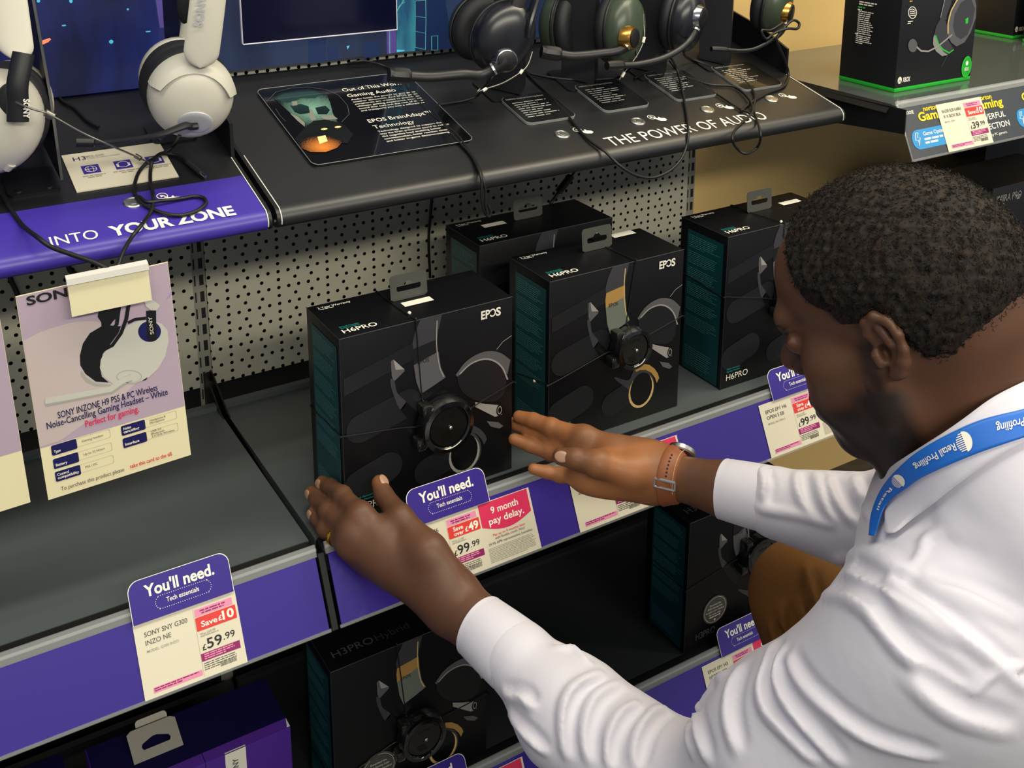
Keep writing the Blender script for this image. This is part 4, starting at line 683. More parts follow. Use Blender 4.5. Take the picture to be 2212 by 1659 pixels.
def ear_cup(parent, O, ax, up, a, b, depth, shell, cush, rim, inner=True):
    side = np.cross(up, ax); sh = MB(shell); sh.ellip(O, up*a, side*b, ax*depth, 36, 10, .8, 0, 90); sh.loft([[O+up*a*math.cos(t)*q+side*b*math.sin(t)*q+ax*h for t in (2*math.pi*i/36 for i in range(36))] for q, h in ((1, 0), (1, -.006), (.96, -.010))], cap=True)
    e = sh.build('ear_cup', parent, 40); c = MB(cush); c.torus(O-ax*.0185, up*(a-.0165), side*(b-.0165), ax, .0165, 40, 14, .85); c.build('ear_cushion', e)
    k = MB(rim); k.torus(O-ax*.0075, up*a*.985, side*b*.985, ax, .0026, 40, 8); k.build('rim', e)
    if inner: i = MB('cushion_black'); i.ellip(O-ax*.012, up*(a-.016), side*(b-.016), ax*.002, 28, 6); i.build('speaker_mesh', e)
    return e
def epos(label, near, y, axis, upc, sep, a, b, shell, ring, disc, dr, boom, br, tip, group='black and green headsets'):
    O = ony(*near, y); ax = cam_v(*axis); up = cam_v(*upc); up = nrm(up-ax*(up@ax)); side = np.cross(up, ax); r = thing('headset', label, 'headset', O-V(0, 0, .06), group)
    e = ear_cup(r, O, ax, up, a, b, .030, shell, 'cushion_black', 'black_plastic'); F_ = O-ax*sep; ear_cup(r, F_, -ax, up, a, b, .030, shell, 'cushion_black', 'black_plastic')
    d = ray(*disc); t = ((O-CAM)@ax+.0275)/(d@ax); Dp = CAM+d*t
    m = MB(ring); m.lathe(Dp-ax*.004, ax, [(dr*1.25, -.006), (dr*1.2, .003), (dr*.98, .0105), (dr*.90, .0110), (dr*.90, .008), (0, .008)], 36); m.build('pivot_ring', e, 25, 'shiny pivot ring'); m = MB('mic_black'); m.lathe(Dp, ax, [(dr*.90, .002), (dr*.88, .0085), (dr*.70, .0098), (0, .0100)], 36); m.build('volume_dial', e)
    P = [Dp+ax*.006]+[ony(px, py, yy) for px, py, yy in boom]; mb = MB('mic_black'); mb.tube(P, lambda t: br*(1.5-.5*min(1, t*5)) if t < .2 else br, 12, 6, flat=.6, up=AX_U)
    if tip: mb.tube([P[-1], P[-1]+(P[-1]-P[-2])*.02, P[-1]+nrm(P[-1]-P[-2])*.012, P[-1]+nrm(P[-1]-P[-2])*.027, P[-1]+nrm(P[-1]-P[-2])*.030], lambda t: br*(1.0+.55*math.sin(min(1, t*1.25)*math.pi*.8)), 10, 3)
    mic = mb.build('microphone_boom', r); j = MB('steel'); q = P[1]*.55+P[0]*.45; j.tube([q, q+nrm(P[1]-P[0])*.003], br*1.25, 10, 1); j.build('boom_ferrule', mic)
    h = MB('rubber_grey'); T0, T1 = O+up*a*.9+ax*.010, F_+up*a*.9-ax*.010; top = (O+F_)/2+V(0, 0, .215); h.tube([T0-up*.03, T0+V(0, 0, .045), (T0*.7+top*.3)+V(0, 0, .06), top, (T1*.7+top*.3)+V(0, 0, .06), T1+V(0, 0, .045), T1-up*.03], .0075, 10, 8, flat=1.6); h.build('headband', r)
    return r, O, ax, up
h1, O1, *_ = epos('black headset leftmost on the black counter, its microphone reaching left', (1087, 78), 1.355, (.045, -.028, -.125), (.52, .85, 0), .118, .0545, .0450, 'shell_black', 'ring_silver', (1092, 130), .0165, [(1045, 160, 1.335), (1000, 160, 1.335), (930, 166, 1.345), (885, 164, 1.350)], .0078, True)
MB('shell_black').tube([ony(1138, 80, 1.325), ony(1142, 50, 1.325), ony(1154, 10, 1.33), ony(1166, -30, 1.34)], .0085, 10, 6, flat=.6).build('yoke_arm', h1)
h2, O2, *_ = epos('dark green headset with gold ring, second on the black counter', (1345, 62), 1.370, (.105, -.012, -.070), (.12, 1, -.12), .112, .0560, .0460, 'shell_green', 'ring_gold', (1362, 82), .0165, [(1340, 108, 1.335), (1295, 116, 1.345), (1240, 121, 1.355), (1210, 117, 1.362)], .0074, True)
h3, O3, *_ = epos('second black headset, with silver ring, beside the green one', (1478, 42), 1.375, (.110, -.025, -.060), (.15, 1, -.12), .112, .0540, .0450, 'shell_black', 'ring_silver', (1510, 38), .0180, [(1495, 80, 1.34), (1470, 105, 1.33), (1430, 126, 1.325), (1380, 138, 1.325), (1345, 140, 1.325)], .0052, True)
h4, O4, *_ = epos('dark green headset at the far right end before the beige wall', (1672, 8), 1.390, (.112, -.030, -.055), (.12, 1, -.1), .112, .0500, .0440, 'shell_green', 'ring_gold', (1700, 28), .0180, [(1690, 70, 1.345), (1662, 90, 1.34), (1630, 106, 1.34), (1600, 110, 1.345), (1570, 108, 1.35)], .0034, True)
# cables of the black counter
cable([(1072, 150, 'y', 1.338), (1058, 175, 'y', 1.335), (1040, 195, 'w', .030), (1030, 208, 'w', .010), (1000, 218), (962, 224), (944, 228), (939, 240), (948, 256), (961, 273), (985, 301), (1006, 322), (1022, 342, 'w', .004), (1036, 372, 'y', 1.222), (1041, 398, 'y', 1.214), (1040, 428, 'y', 1.214), (1046, 455, 'y', 1.214), (1056, 468, 'y', 1.214), (1060, 458, 'y', 1.214), (1053, 440, 'y', 1.2142)], .0021, 'cable', h1)
cable([(752, 137, 'w', .006), (772, 133, 'w', .012), (791, 132, 'w', .012), (829, 142), (851, 157), (873, 177), (889, 203), (924, 241), (959, 269), (987, 291), (1013, 326), (1030, 352, 'w', .004), (1043, 385, 'y', 1.216), (1049, 415, 'y', 1.212), (1049, 442, 'y', 1.212), (1053, 462, 'y', 1.212)], .0019, 'cable', h1)
tb = cable([(1150, 112, 'y', 1.325), (1141, 138, 'y', 1.318), (1126, 155, 'y', 1.312), (1087, 179, 'y', 1.308), (1046, 193, 'y', 1.308), (1034, 198, 'y', 1.31), (1030, 200, 'y', 1.315), (1036, 192, 'y', 1.32)], .0011, 'tether', h1, 'tether_steel', label='thin steel tether')
MB('label_white').tube([ony(1129, 151, 1.312), ony(1123, 159, 1.312)], .0024, 8, 1).build('crimp', tb); MB('label_white').tube([ony(1051, 191, 1.308), ony(1043, 196, 1.308)], .0024, 8, 1).build('crimp', tb)
cable([(1375, 100, 'y', 1.345), (1372, 135, 'y', 1.34), (1340, 165, 'w', .012), (1300, 172), (1240, 172), (1195, 168), (1150, 160), (1138, 157), (1160, 180), (1185, 203), (1225, 248), (1266, 297), (1292, 317, 'w', .004), (1310, 330, 'y', 1.222), (1339, 358, 'y', 1.205), (1372, 378, 'y', 1.200), (1409, 384, 'y', 1.200), (1445, 370, 'y', 1.203), (1470, 345, 'y', 1.212), (1482, 318, 'y', 1.224), (1487, 285, 'w', .004), (1480, 228), (1466, 163, 'w', .012), (1455, 135, 'w', .03), (1440, 117, 'w', .045), (1427, 115, 'w', .05), (1415, 125, 'y', 1.345)], .0021, 'cable', h2)
tb = cable([(1390, 30, 'y', 1.352), (1391, 60, 'y', 1.348), (1391, 86, 'y', 1.342), (1376, 120, 'y', 1.335), (1346, 160, 'y', 1.328), (1338, 172, 'y', 1.328)], .0011, 'tether', h2, 'tether_steel', label='thin steel tether')
MB('label_white').tube([ony(1392, 80, 1.342), ony(1389, 92, 1.341)], .0024, 8, 1).build('crimp', tb); MB('label_white').tube([ony(1349, 156, 1.328), ony(1343, 166, 1.328)], .0024, 8, 1).build('crimp', tb)
cable([(1482, 92, 'y', 1.35), (1478, 112, 'y', 1.35), (1482, 122, 'w', .02), (1510, 134), (1567, 155), (1608, 175), (1630, 203), (1628, 236), (1636, 262), (1643, 293, 'w', .005), (1636, 318, 'y', 1.222), (1612, 332, 'y', 1.216), (1592, 321, 'y', 1.220), (1582, 301, 'w', .006), (1588, 281), (1608, 260), (1626, 240, 'w', .008), (1616, 212, 'w', .006), (1584, 187), (1535, 183), (1490, 169), (1441, 157), (1396, 157), (1370, 170)], .0021, 'cable', h3)
cable([(1446, 130, 'w', .012), (1462, 150), (1490, 172), (1551, 205), (1592, 232), (1622, 245, 'w', .005)], .0020, 'cable', h3)
cable([(1690, 50, 'y', 1.345), (1665, 65, 'y', 1.34), (1645, 66, 'y', 1.34), (1655, 84, 'y', 1.338), (1672, 72, 'y', 1.335), (1700, 62, 'y', 1.333), (1722, 62, 'y', 1.335), (1726, 50, 'y', 1.338), (1712, 44, 'y', 1.340), (1692, 62, 'y', 1.336), (1678, 84, 'y', 1.335), (1684, 104, 'y', 1.338), (1694, 126, 'y', 1.345), (1703, 158, 'w', .008), (1699, 178), (1688, 190), (1653, 203), (1622, 222), (1600, 240)], .0024, 'cable', h4)
# loose cables around the pegboard
for pts, lb in (([(934, 418, 'y', 1.5862), (931, 455, 'y', 1.5862), (926, 520, 'y', 1.5862), (929, 600, 'y', 1.5862)], 'thin black cable hanging down the pegboard beside the rear box'), ([(18, 588, 'y', 1.5862), (26, 610, 'y', 1.5862), (39, 640, 'y', 1.5862), (46, 690, 'y', 1.5862)], 'black cable at the left border behind the hanging card'), ([(143, 560, 'y', 1.5862), (148, 575, 'y', 1.5862), (152, 585, 'y', 1.5862), (168, 600, 'y', 1.5862), (175, 650, 'y', 1.5862)], 'black cable behind the label holder'), ([(205, 555, 'y', 1.5862), (211, 575, 'y', 1.5862), (222, 600, 'y', 1.5862)], 'short black cable under the purple counter above the label holder')):
    tag(cable(pts, .0035 if pts[0][0] < 900 else .0024, 'cable', None), lb, 'cable', 'loose cables on the pegboard')
r = thing('cable', 'black cable with a plug block hanging under the black counter', 'cable', ony(1215, 400, 1.46)); cable([(1250, 350, 'y', 1.46), (1240, 372, 'y', 1.46), (1232, 385, 'y', 1.46)], .0022, 'lead', r); MB('black_plastic').tube([ony(1234, 380, 1.46), ony(1206, 415, 1.46)], .0085, 8, 1, flat=.6).build('plug_block', r); cable([(1210, 410, 'y', 1.46), (1198, 428, 'y', 1.455), (1190, 440, 'y', 1.45), (1180, 470, 'y', 1.47)], .0028, 'lead', r)

# white headset in the middle of the purple counter
O = ony(412, 205, 1.300); ax = cam_v(.038, -.024, -.082); up = cam_v(.10, 1, 0); up = nrm(up-ax*(up@ax)); side = np.cross(up, ax); S_ = -side if (side@AX_R) < 0 else side
r = thing('headset', 'white headset with a black microphone on the purple counter', 'headset', O-V(0, 0, .06), 'white headsets')
a, b = .0515, .0500
def wcup(O, ax, near):
    m = MB('headset_white'); m.ellip(O, up*a, side*b, ax*.036, 40, 12, .85, 0, 90); m.loft([[O+up*a*math.cos(t)*q+side*b*math.sin(t)*q+ax*h for t in (2*math.pi*i/40 for i in range(40))] for q, h in ((1, 0), (1.0, -.006), (.97, -.011), (.90, -.013))], cap=True); e = m.build('ear_cup', r, 45)
    c = MB('cushion_black'); c.torus(O-ax*.030, up*(a-.0165), side*(b-.0165), ax, .0195, 44, 14, 1.25); c.build('ear_cushion', e); i = MB('cushion_black'); i.ellip(O-ax*.014, up*(a-.016), side*(b-.016), ax*.002, 28, 6); i.build('speaker_mesh', e); return e
e = wcup(O, ax, True); F_ = O-ax*.094; wcup(F_, -ax, False)
y_ = MB('headset_white'); rings = []                       # raised crescent over the upper half of the cup
for i in range(25):
    t = math.radians(-78+156*i/24); w = .0145*math.sin(math.pi*(i+1.5)/27)**.45; d = up*math.cos(t)+S_*math.sin(t); k = .0355
    rings.append([O+d*(a*1.015)+ax*.000, O+d*(a*1.015-w*.15)+ax*.018, O+d*(a*.93-w*.5)+ax*(.0275), O+d*(a*.93-w)+ax*.0315, O+d*(a*.93-w-.002)+ax*.026, O+d*(a*.8)+ax*.004])
y_.loft(rings, cap=True); y_.build('yoke', e, 50)
q = O-up*.0255+S_*.004+ax*.0300; dn = nrm(ax*1.0-up*.55); u2 = nrm(up-dn*(up@dn)); m = MB('headset_grey'); m.ellip(q, u2*.0175, np.cross(u2, dn)*.0205, dn*.0042, 30, 6, .7, 0, 90); m.build('pivot_disc', e, label='grey pivot disc')
tipP = ony(165, 307, 1.300); B_ = q+dn*.006; P = [B_+S_*.002, B_-S_*.006+dn*.002, ony(398, 272, 1.262), ony(355, 288, 1.262), ony(310, 297, 1.270), ony(250, 305, 1.285), ony(205, 308, 1.295)]
m = MB('mic_black'); m.tube(P, lambda t: .0058 if t < .35 else .0058-.0022*min(1, (t-.35)*3), 10, 6, flat=.75); m.tube([P[-1], P[-1]*.9+tipP*.1, P[-1]*.5+tipP*.5, P[-1]*.06+tipP*.94, tipP], lambda t: .0066*(1-(2*t-1)**8*.5), 12, 3); m.build('microphone_boom', r)
bnd = MB('headset_white'); K = O+up*(a+.002)+ax*.022; P = [K+up*t_+ax*(.0062-t_*.06) for t_ in (0, .03, .06, .10, .14)]; L = []
for i, p in enumerate(P): L += [p]
wd = lambda t: .0205 if t > .12 else .0205*math.sqrt(max(.02, 1-((.12-t)/.12)**2)); rg = []
N = 24
for i in range(N+1):
    t = (i/N)**2.2; p = K-up*.012+up*.16*t+ax*(.0085-.012*t*t*2); w = wd(t); n = nrm(ax); rg.append([p+S_*w*math.cos(q_)+n*(.0048*math.sin(q_)) for q_ in (2*math.pi*k/20 for k in range(20))])
bnd.loft(rg, cap=True); hb = bnd.build('headband', r, 50); sub = Fr(K+up*.0360+ax*.0143-S_*.0042, up, -S_); MB('headset_grey').text(sub, 'SONY', 0, 0, .0095, .0375, .035, .0).build('lettering', hb, label='grey raised letters')
m = MB('headset_white'); m.tube([F_+up*a*.9, F_+up*(a+.03)], .0075, 12, 1); st = m.build('far_arm', r); m = MB('mic_black'); m.ellip(F_+up*(a+.050)+ax*.004, up*.034, S_*.0175, ax*.006, 24, 10, .8); m.build('far_band_pad', r)
cable([(388, 292, 'y', 1.285), (380, 308, 'w', .02), (362, 326), (345, 333), (331, 343, 'w', .006), (318, 351, 'w', .008), (300, 372), (291, 398), (292, 420), (308, 440), (347, 459, 'w', .004), (385, 465), (420, 458), (444, 441), (440, 428), (420, 424), (391, 429), (347, 434, 'w', .006), (318, 436, 'w', .007), (300, 425)], .0023, 'cable', r)
c2 = cable([(332, 345, 'w', .010), (345, 334, 'w', .010), (370, 333), (394, 341), (415, 360), (434, 374)], .0022, 'cable', r); MB('cable_grey').tube([dk(405, 350, .004), dk(434, 374, .004)], .0034, 10, 1).build('plug', c2); MB('ring_silver').tube([dk(433, 373, .004), dk(444, 382, .004)], .0024, 10, 1).build('plug_tip', c2)
cable([(328, 350, 'w', .010), (325, 370), (325, 393), (331, 423, 'w', .006), (328, 452, 'w', .005), (318, 470, 'w', .005), (304, 488, 'y', 1.225), (285, 512, 'y', 1.215), (268, 540, 'y', 1.19), (256, 572, 'y', 1.172), (254, 588, 'y', 1.170)], .0023, 'cable', r)
# white headset cut by the left border
O = ony(-8, 262, 1.330); ax = cam_v(.25, -.15, -.9); up = cam_v(.22, 1, 0); up = nrm(up-ax*(up@ax)); side = np.cross(up, ax); S_ = -side if (side@AX_R) < 0 else side
r = thing('headset', 'white headset with black arm cut off by the left border', 'headset', O-V(0, 0, .06), 'white headsets'); a, b = .0600, .0500; e = wcup(O, ax, True); F_ = O-ax*.085; wcup(F_, -ax, False)
d = ray(24, 222); t = ((O-CAM)@ax+.029)/(d@ax); Hc = CAM+d*t; m = MB('mic_black'); m.ellip(Hc, up*.0235, S_*.0175, ax*.006, 26, 8, .8); m.build('arm_hub', e)
m = MB('mic_black'); Q0, Q1, Q2 = Hc+S_*.012-up*.017+ax*.012, Hc+S_*.004+up*.024+ax*.012, Hc+S_*.003+up*.058+ax*.006; m.tube([Q0, Q0*.5+Q1*.5, Q1, Q2], .0115, 14, 6, flat=.45, up=S_); ar = m.build('arm', r); d = ray(57, 214); t = ((Hc-CAM)@ax+.0178)/(d@ax); dr_ = nrm(Q1-Q0); sub = Fr(CAM+d*t, -dr_, np.cross(ax, -dr_)); MB('white_ink').text(sub, 'SONY', 0, -.003, .0062, .0215, .03, .0).build('lettering', ar)
m = MB('headset_white'); rg = []; E0 = ony(33, 128, 1.300); u3 = cam_v(-.16, 1, 0)
for i in range(25): t = (i/24)**2.2; p = E0+u3*.15*t-ax*.02*t; w = .0218*math.sqrt(max(.02, 1-(max(0, .14-t)/.14)**2)); rg.append([p+S_*w*math.cos(q_)+ax*.0065*math.sin(q_) for q_ in (2*math.pi*k/20 for k in range(20))])
m.loft(rg, cap=True); m.build('headband', r, 50)
m = MB('headset_white'); p = ony(14, 362, 1.31); m.tube([p, ony(24, 352, 1.305)], .006, 10, 1); m.build('microphone_stub', r)
tb = cable([(28, 218, 'y', 1.285), (50, 228, 'y', 1.27), (78, 238, 'y', 1.262), (106, 247, 'y', 1.258), (180, 288, 'y', 1.262), (250, 319, 'y', 1.275), (300, 341, 'w', .012), (322, 352, 'w', .010)], .0012, 'tether', r, 'tether_steel', label='thin steel tether'); MB('tether_steel').tube([ony(98, 243, 1.258), ony(115, 252, 1.258)], .0042, 12, 1).build('crimp', tb); MB('tether_steel').tube([dk(292, 336, .014), dk(304, 343, .012)], .0030, 12, 1).build('crimp', tb)
cable([(-30, 385, 'w', .004), (0, 412), (22, 450), (48, 486, 'w', .004), (80, 512, 'y', 1.222), (110, 533, 'y', 1.205), (150, 548, 'y', 1.19), (202, 566, 'y', 1.172), (236, 582, 'y', 1.160)], .0026, 'cable', r)
cable([(128, 206), (131, 214), (139, 221), (163, 235), (188, 260), (213, 275)], .0022, 'cable', r)
# ------------------------------------------------------------------ the crouching man: signed distance shapes turned into meshes
def smin(a, b, k): h = np.maximum(k-np.abs(a-b), 0)/k; return np.minimum(a, b)-h*h*k*.25
def smax(a, b, k): return -smin(-a, -b, k)
class Cap:
    def __init__(s, a, b, ra, rb, k=.01, op='u'):
        s.a, s.b, s.ra, s.rb, s.k, s.op = V(*a), V(*b), ra, rb, k, op; s.c = (s.a+s.b)/2; s.R = np.linalg.norm(s.b-s.a)/2+max(ra, rb)
    def d(s, P):
        ba = s.b-s.a; h = np.clip(((P-s.a)@ba)/(ba@ba+1e-12), 0, 1); return np.linalg.norm(P-s.a-h[:, None]*ba, axis=1)-(s.ra+(s.rb-s.ra)*h)
class Ell:
    def __init__(s, c, A, r, k=.01, op='u'): s.c, s.A, s.r, s.k, s.op = V(*c), np.array([nrm(a) for a in A]), V(*r), k, op; s.R = max(r)
    def d(s, P):
        q = (P-s.c)@s.A.T; k0 = np.linalg.norm(q/s.r, axis=1); k1 = np.linalg.norm(q/(s.r*s.r), axis=1)+1e-9; return k0*(k0-1)/k1
def sdf(prims, P):
    D = None
    for p in prims:
        e = p.d(P)
        D = e if D is None else (smin(D, e, p.k) if p.op == 'u' else smax(D, -e, p.k))
    return D
def mesh_sdf(prims, h, post=None, pad=.02, lo=None, hi=None, B=8):
    C_ = np.array([p.c for p in prims if p.op == 'u']); R_ = np.array([p.R for p in prims if p.op == 'u'])
    l0 = (C_-R_[:, None]).min(0)-pad; h0 = (C_+R_[:, None]).max(0)+pad
    if lo is not None: l0 = np.maximum(l0, lo)
    if hi is not None: h0 = np.minimum(h0, hi)
    nb = np.ceil((h0-l0)/(h*B)).astype(int); N = nb*B+1
    g = np.stack(np.meshgrid(*[np.arange(n) for n in nb], indexing='ij'), -1).reshape(-1, 3); cen = l0+(g+.5)*h*B; rad = h*B*.87
    d = np.empty(len(cen))
    for i in range(0, len(cen), 60000):
        q = cen[i:i+60000]; d[i:i+60000] = sdf(prims, q) if post is None else post(q, sdf(prims, q))
    D = np.where(np.repeat(np.repeat(np.repeat(d.reshape(nb) < 0, B, 0), B, 1), B, 2), -1.0, 1.0).astype(np.float32); D = np.pad(D, ((0, 1),)*3, mode='edge')
    off = np.stack(np.meshgrid(*[np.arange(B+1)]*3, indexing='ij'), -1).reshape(-1, 3)
    pc = np.array([p.c for p in prims]); pr = np.array([p.R+p.k for p in prims])
    for i in np.where(np.abs(d) < rad+.014)[0]:
        P = l0+(g[i]*B+off)*h; sel = np.where(np.linalg.norm(pc-cen[i], axis=1) < pr+rad+.02)[0]; b = g[i]*B
        if len(sel) == 0 or prims[sel[0]].op != 'u': sel = np.r_[int(np.argmin(np.linalg.norm(pc-cen[i], axis=1)-pr)) if len(sel) == 0 else next((j for j in sel if prims[j].op == 'u'), 0), sel]
        v = sdf([prims[j] for j in sel], P); v = v if post is None else post(P, v)
        D[b[0]:b[0]+B+1, b[1]:b[1]+B+1, b[2]:b[2]+B+1] = v.reshape(B+1, B+1, B+1)
    S = D < 0; cells = np.zeros(tuple(N-1), bool); cnt = np.zeros(tuple(N-1), np.int8)
    for dx in (0, 1):
        for dy in (0, 1):
            for dz in (0, 1): cnt += S[dx:N[0]-1+dx, dy:N[1]-1+dy, dz:N[2]-1+dz]
    cells = (cnt > 0) & (cnt < 8); I = np.argwhere(cells); idx = -np.ones(tuple(N-1), np.int64); idx[cells] = np.arange(len(I))
    cor = [(a, b, c) for a in (0, 1) for b in (0, 1) for c in (0, 1)]; val = np.stack([D[I[:, 0]+a, I[:, 1]+b, I[:, 2]+c] for a, b, c in cor], 1)
    acc = np.zeros((len(I), 3)); n = np.zeros(len(I))
    for i in range(8):
        for j in range(i+1, 8):
            if sum(x != y for x, y in zip(cor[i], cor[j])) != 1: continue
            m = (val[:, i] < 0) != (val[:, j] < 0); t = val[m, i]/(val[m, i]-val[m, j]); acc[m] += np.array(cor[i])+(np.array(cor[j])-np.array(cor[i]))*t[:, None]; n[m] += 1
    X = l0+(I+acc/n[:, None])*h; Q = []
    for ax in range(3):
        o1, o2 = [(1, 2), (2, 0), (0, 1)][ax]; e = [slice(None)]*3; a_ = S[tuple(slice(0, -1) if k == ax else slice(1, -1) for k in range(3))]; b_ = S[tuple(slice(1, None) if k == ax else slice(1, -1) for k in range(3))]
        E = np.argwhere(a_ != b_)
        if not len(E): continue
        fl = a_[tuple(E.T)]; E = E.copy(); E[:, o1] += 1; E[:, o2] += 1; quad = []
        for s1, s2 in ((1, 1), (0, 1), (0, 0), (1, 0)): c = E.copy(); c[:, o1] -= s1; c[:, o2] -= s2; quad.append(idx[tuple(c.T)])
        q = np.stack(quad, 1); q[~fl] = q[~fl][:, ::-1]; Q.append(q)
    Q = np.concatenate(Q); return X, Q[(Q >= 0).all(1)]
def npmesh(name, X, Q, m, parent=None, col=None, extra=None, sharp=180):
    o = V(*PW[parent.name]) if parent is not None else V((X[:, 0].min()+X[:, 0].max())/2, (X[:, 1].min()+X[:, 1].max())/2, X[:, 2].min())
    me = bpy.data.meshes.new(name); k = Q.shape[1]; me.vertices.add(len(X)); me.vertices.foreach_set('co', (X-o).astype(np.float32).ravel()); me.loops.add(Q.size); me.loops.foreach_set('vertex_index', Q.astype(np.int32).ravel())
    me.polygons.add(len(Q)); me.polygons.foreach_set('loop_start', np.arange(0, Q.size, k, dtype=np.int32)); me.polygons.foreach_set('use_smooth', np.ones(len(Q), bool)); me.update(calc_edges=True); me.validate()
    if col is not None: a = me.color_attributes.new('Col', 'FLOAT_COLOR', 'POINT'); a.data.foreach_set('color', np.c_[col, np.ones(len(col))].astype(np.float32).ravel())
    me.materials.append(MATS[m]); ob = bpy.data.objects.new(name, me); SC.collection.objects.link(ob)
    if parent is not None: ob.parent = parent
    else: ob.location = o
    PW[ob.name] = tuple(o); return ob
def march(px, py, prims, t0=.55, t1=1.9, off=0.0, post=None):
    """first hit of many picture rays with a shape"""
    R = np.array([ray(a, b) for a, b in zip(px, py)]); L = np.linalg.norm(R, axis=1); t = np.full(len(R), t0)
    for _ in range(90):
        P = CAM+R*t[:, None]; d = sdf(prims, P)-off; d = d if post is None else post(P, d); t = np.minimum(t+np.clip(d, -.02, .05)*.8/L, t1)
    return CAM+R*t[:, None]
def grad(prims, P, e=.0015):
    return np.array([nrm(v) for v in np.stack([sdf(prims, P+V(*(e*(i == k) for i in range(3))))-sdf(prims, P-V(*(e*(i == k) for i in range(3)))) for k in range(3)], 1)])
def vnoise(P, sc, seed=0.0): return np.array([noise.noise(Vector((p[0]*sc+seed, p[1]*sc-seed, p[2]*sc+2*seed))) for p in P])
mat('shirt_white', 'd0ced9', .5, spec=.25, bump=(30, .10, .01), sheen=.2); mat('trouser_brown', '6f4a22', .75, spec=.2, bump=(300, .25, .0008)); mat('hair_black', '1b1715', .75, spec=.25, vary=('30261d', 160, .45, .7)); mat('nail', 'ac866e', .35); mat('strap_tan', '8a4f2c', .55, bump=(400, .2, .0005)); mat('strap_stitch', 'd9c6a0', .6); mat('lanyard_blue', '1767c8', .5); mat('shoe_brown', '2a1c14', .45); mat('gold_metal', 'e0aa3c', .2, metal=1); mat('eye_white', 'd8d0c4', .25); mat('eye_dark', '120a06', .15)
m = mat('skin', '5a3420', .48, spec=.4, sss=.06, bump=(420, .18, .0006)); a_ = m.node_tree.nodes.new('ShaderNodeAttribute'); a_.attribute_name = 'Col'; m.node_tree.links.new(a_.outputs['Color'], m.node_tree.nodes['Principled BSDF'].inputs['Base Color'])
K = 1.08
ZU = V(0, 0, 1)
# head frame: f face direction, u up, l left (towards the camera)
_y = math.radians(33); FH, PITCH, ROLL = nrm(-V(.853, -.522, 0)*math.cos(_y)+V(.522, .853, 0)*math.sin(_y)), math.radians(28), math.radians(0)
KH = 1.09
hf = nrm(FH*math.cos(PITCH)-ZU*math.sin(PITCH)); hu = nrm(ZU*math.cos(PITCH)+nrm(FH)*math.sin(PITCH)); hl = np.cross(hu, hf)
hu, hl = hu*math.cos(ROLL)+hl*math.sin(ROLL), hl*math.cos(ROLL)-hu*math.sin(ROLL)
EAR = att(1907, 752, .962); HC = EAR-hl*.079
def hp(f, l, u): return HC+(hf*f+hl*l+hu*u)*KH
def hE(f, l, u, rf, rl, ru, k=.02, op='u'): return Ell(hp(f, l, u), (hf, hl, hu), (rf*KH, rl*KH, ru*KH), k*KH, op)
def hC(a, b, ra, rb, k=.012, op='u'): return Cap(hp(*a), hp(*b), ra*KH, rb*KH, k*KH, op)
NB = att(2115, 985, 1.02)                                   # base of the neck
LS, LE, LW = att(2010, 1405, .94), att(1480, 1725, 1.10), att(975, 1300, 1.31)
RS, RE, RW = NB+V(.185, .09, -.045), V(.975, .705, .795), att(1428, 1024, 1.42)
PV = V(1.00, .42, .42)
skull = [hE(-.006, 0, .041, .093, .076, .079), hE(-.038, 0, .022, .066, .069, .062), hE(.042, 0, .052, .050, .061, .050)]
face = [hE(.048, 0, -.012, .046, .057, .062, .02)]
for s in (1, -1): face += [hC((.012, s*.056, -.022), (.022, s*.053, -.058), .017, .016, .02), hC((.022, s*.053, -.058), (.076, s*.018, -.090), .017, .016, .02), hE(.058, s*.047, -.012, .024, .020, .022, .02), hE(.070, s*.034, -.045, .024, .022, .026, .02)]
face += [hE(.052, 0, -.066, .038, .046, .030, .02), hE(.085, 0, -.089, .017, .020, .015, .015), hE(.083, 0, -.052, .024, .030, .026, .02), hC((.085, -.036, .033), (.085, .036, .033), .012, .012, .014)]
for s in (1, -1): face += [hE(.102, s*.034, .010, .017, .018, .011, .010, 's'), hE(.083, s*.034, .011, .013, .0145, .0115, .004), hC((.090, s*.022, .017), (.086, s*.047, .014), .0045, .004, .004)]
face += [hC((.094, 0, .020), (.110, 0, -.010), .008, .0115, .010), hE(.113, 0, -.014, .0115, .0115, .0100, .008)]
for s in (1, -1): face += [hE(.101, s*.0135, -.018, .0105, .0085, .0085, .006), hE(.104, s*.008, -.027, .005, .0035, .004, .003, 's')]
face += [hC((.098, -.020, -.049), (.098, .020, -.049), .0065, .0065, .006), hC((.096, -.018, -.0605), (.096, .018, -.0605), .0078, .0078, .006), hC((.104, -.026, -.0548), (.104, .026, -.0548), .0016, .0016, .004, 's')]
ears = []
for s in (1, -1):
    hx = [(.008, .074, .006), (.013, .077, .018), (.009, .082, .029), (-.004, .087, .0345), (-.016, .090, .028), (-.0215, .091, .014), (-.0200, .089, -.002), (-.014, .085, -.014), (-.006, .080, -.0235), (.002, .075, -.0265)]
    hx = [(-.0205+(f+.0205)*.78, s*(.0745+(l-.0745)*.62), .003+(u-.003)*.84) for f, l, u in hx]; ears.append(hE(-.008, s*.0755, .004, .0120, .0055, .022, .008))
    ears += [hC(hx[i], hx[i+1], .0038 if i < 7 else .0052, .0038 if i < 6 else .0058, .004) for i in range(9)]
    ears += [hE(-.004, s*.0885, .003, .0075, .0100, .0130, .004, 's'), hE(-.0015, s*.079, -.003, .0055, .0090, .0075, .003, 's'), hC((.0062, s*.0765, -.003), (.0050, s*.077, -.011), .0045, .0038, .004), hC((-.007, s*.081, .019), (-.0115, s*.0815, .004), .0036, .0034, .004)]
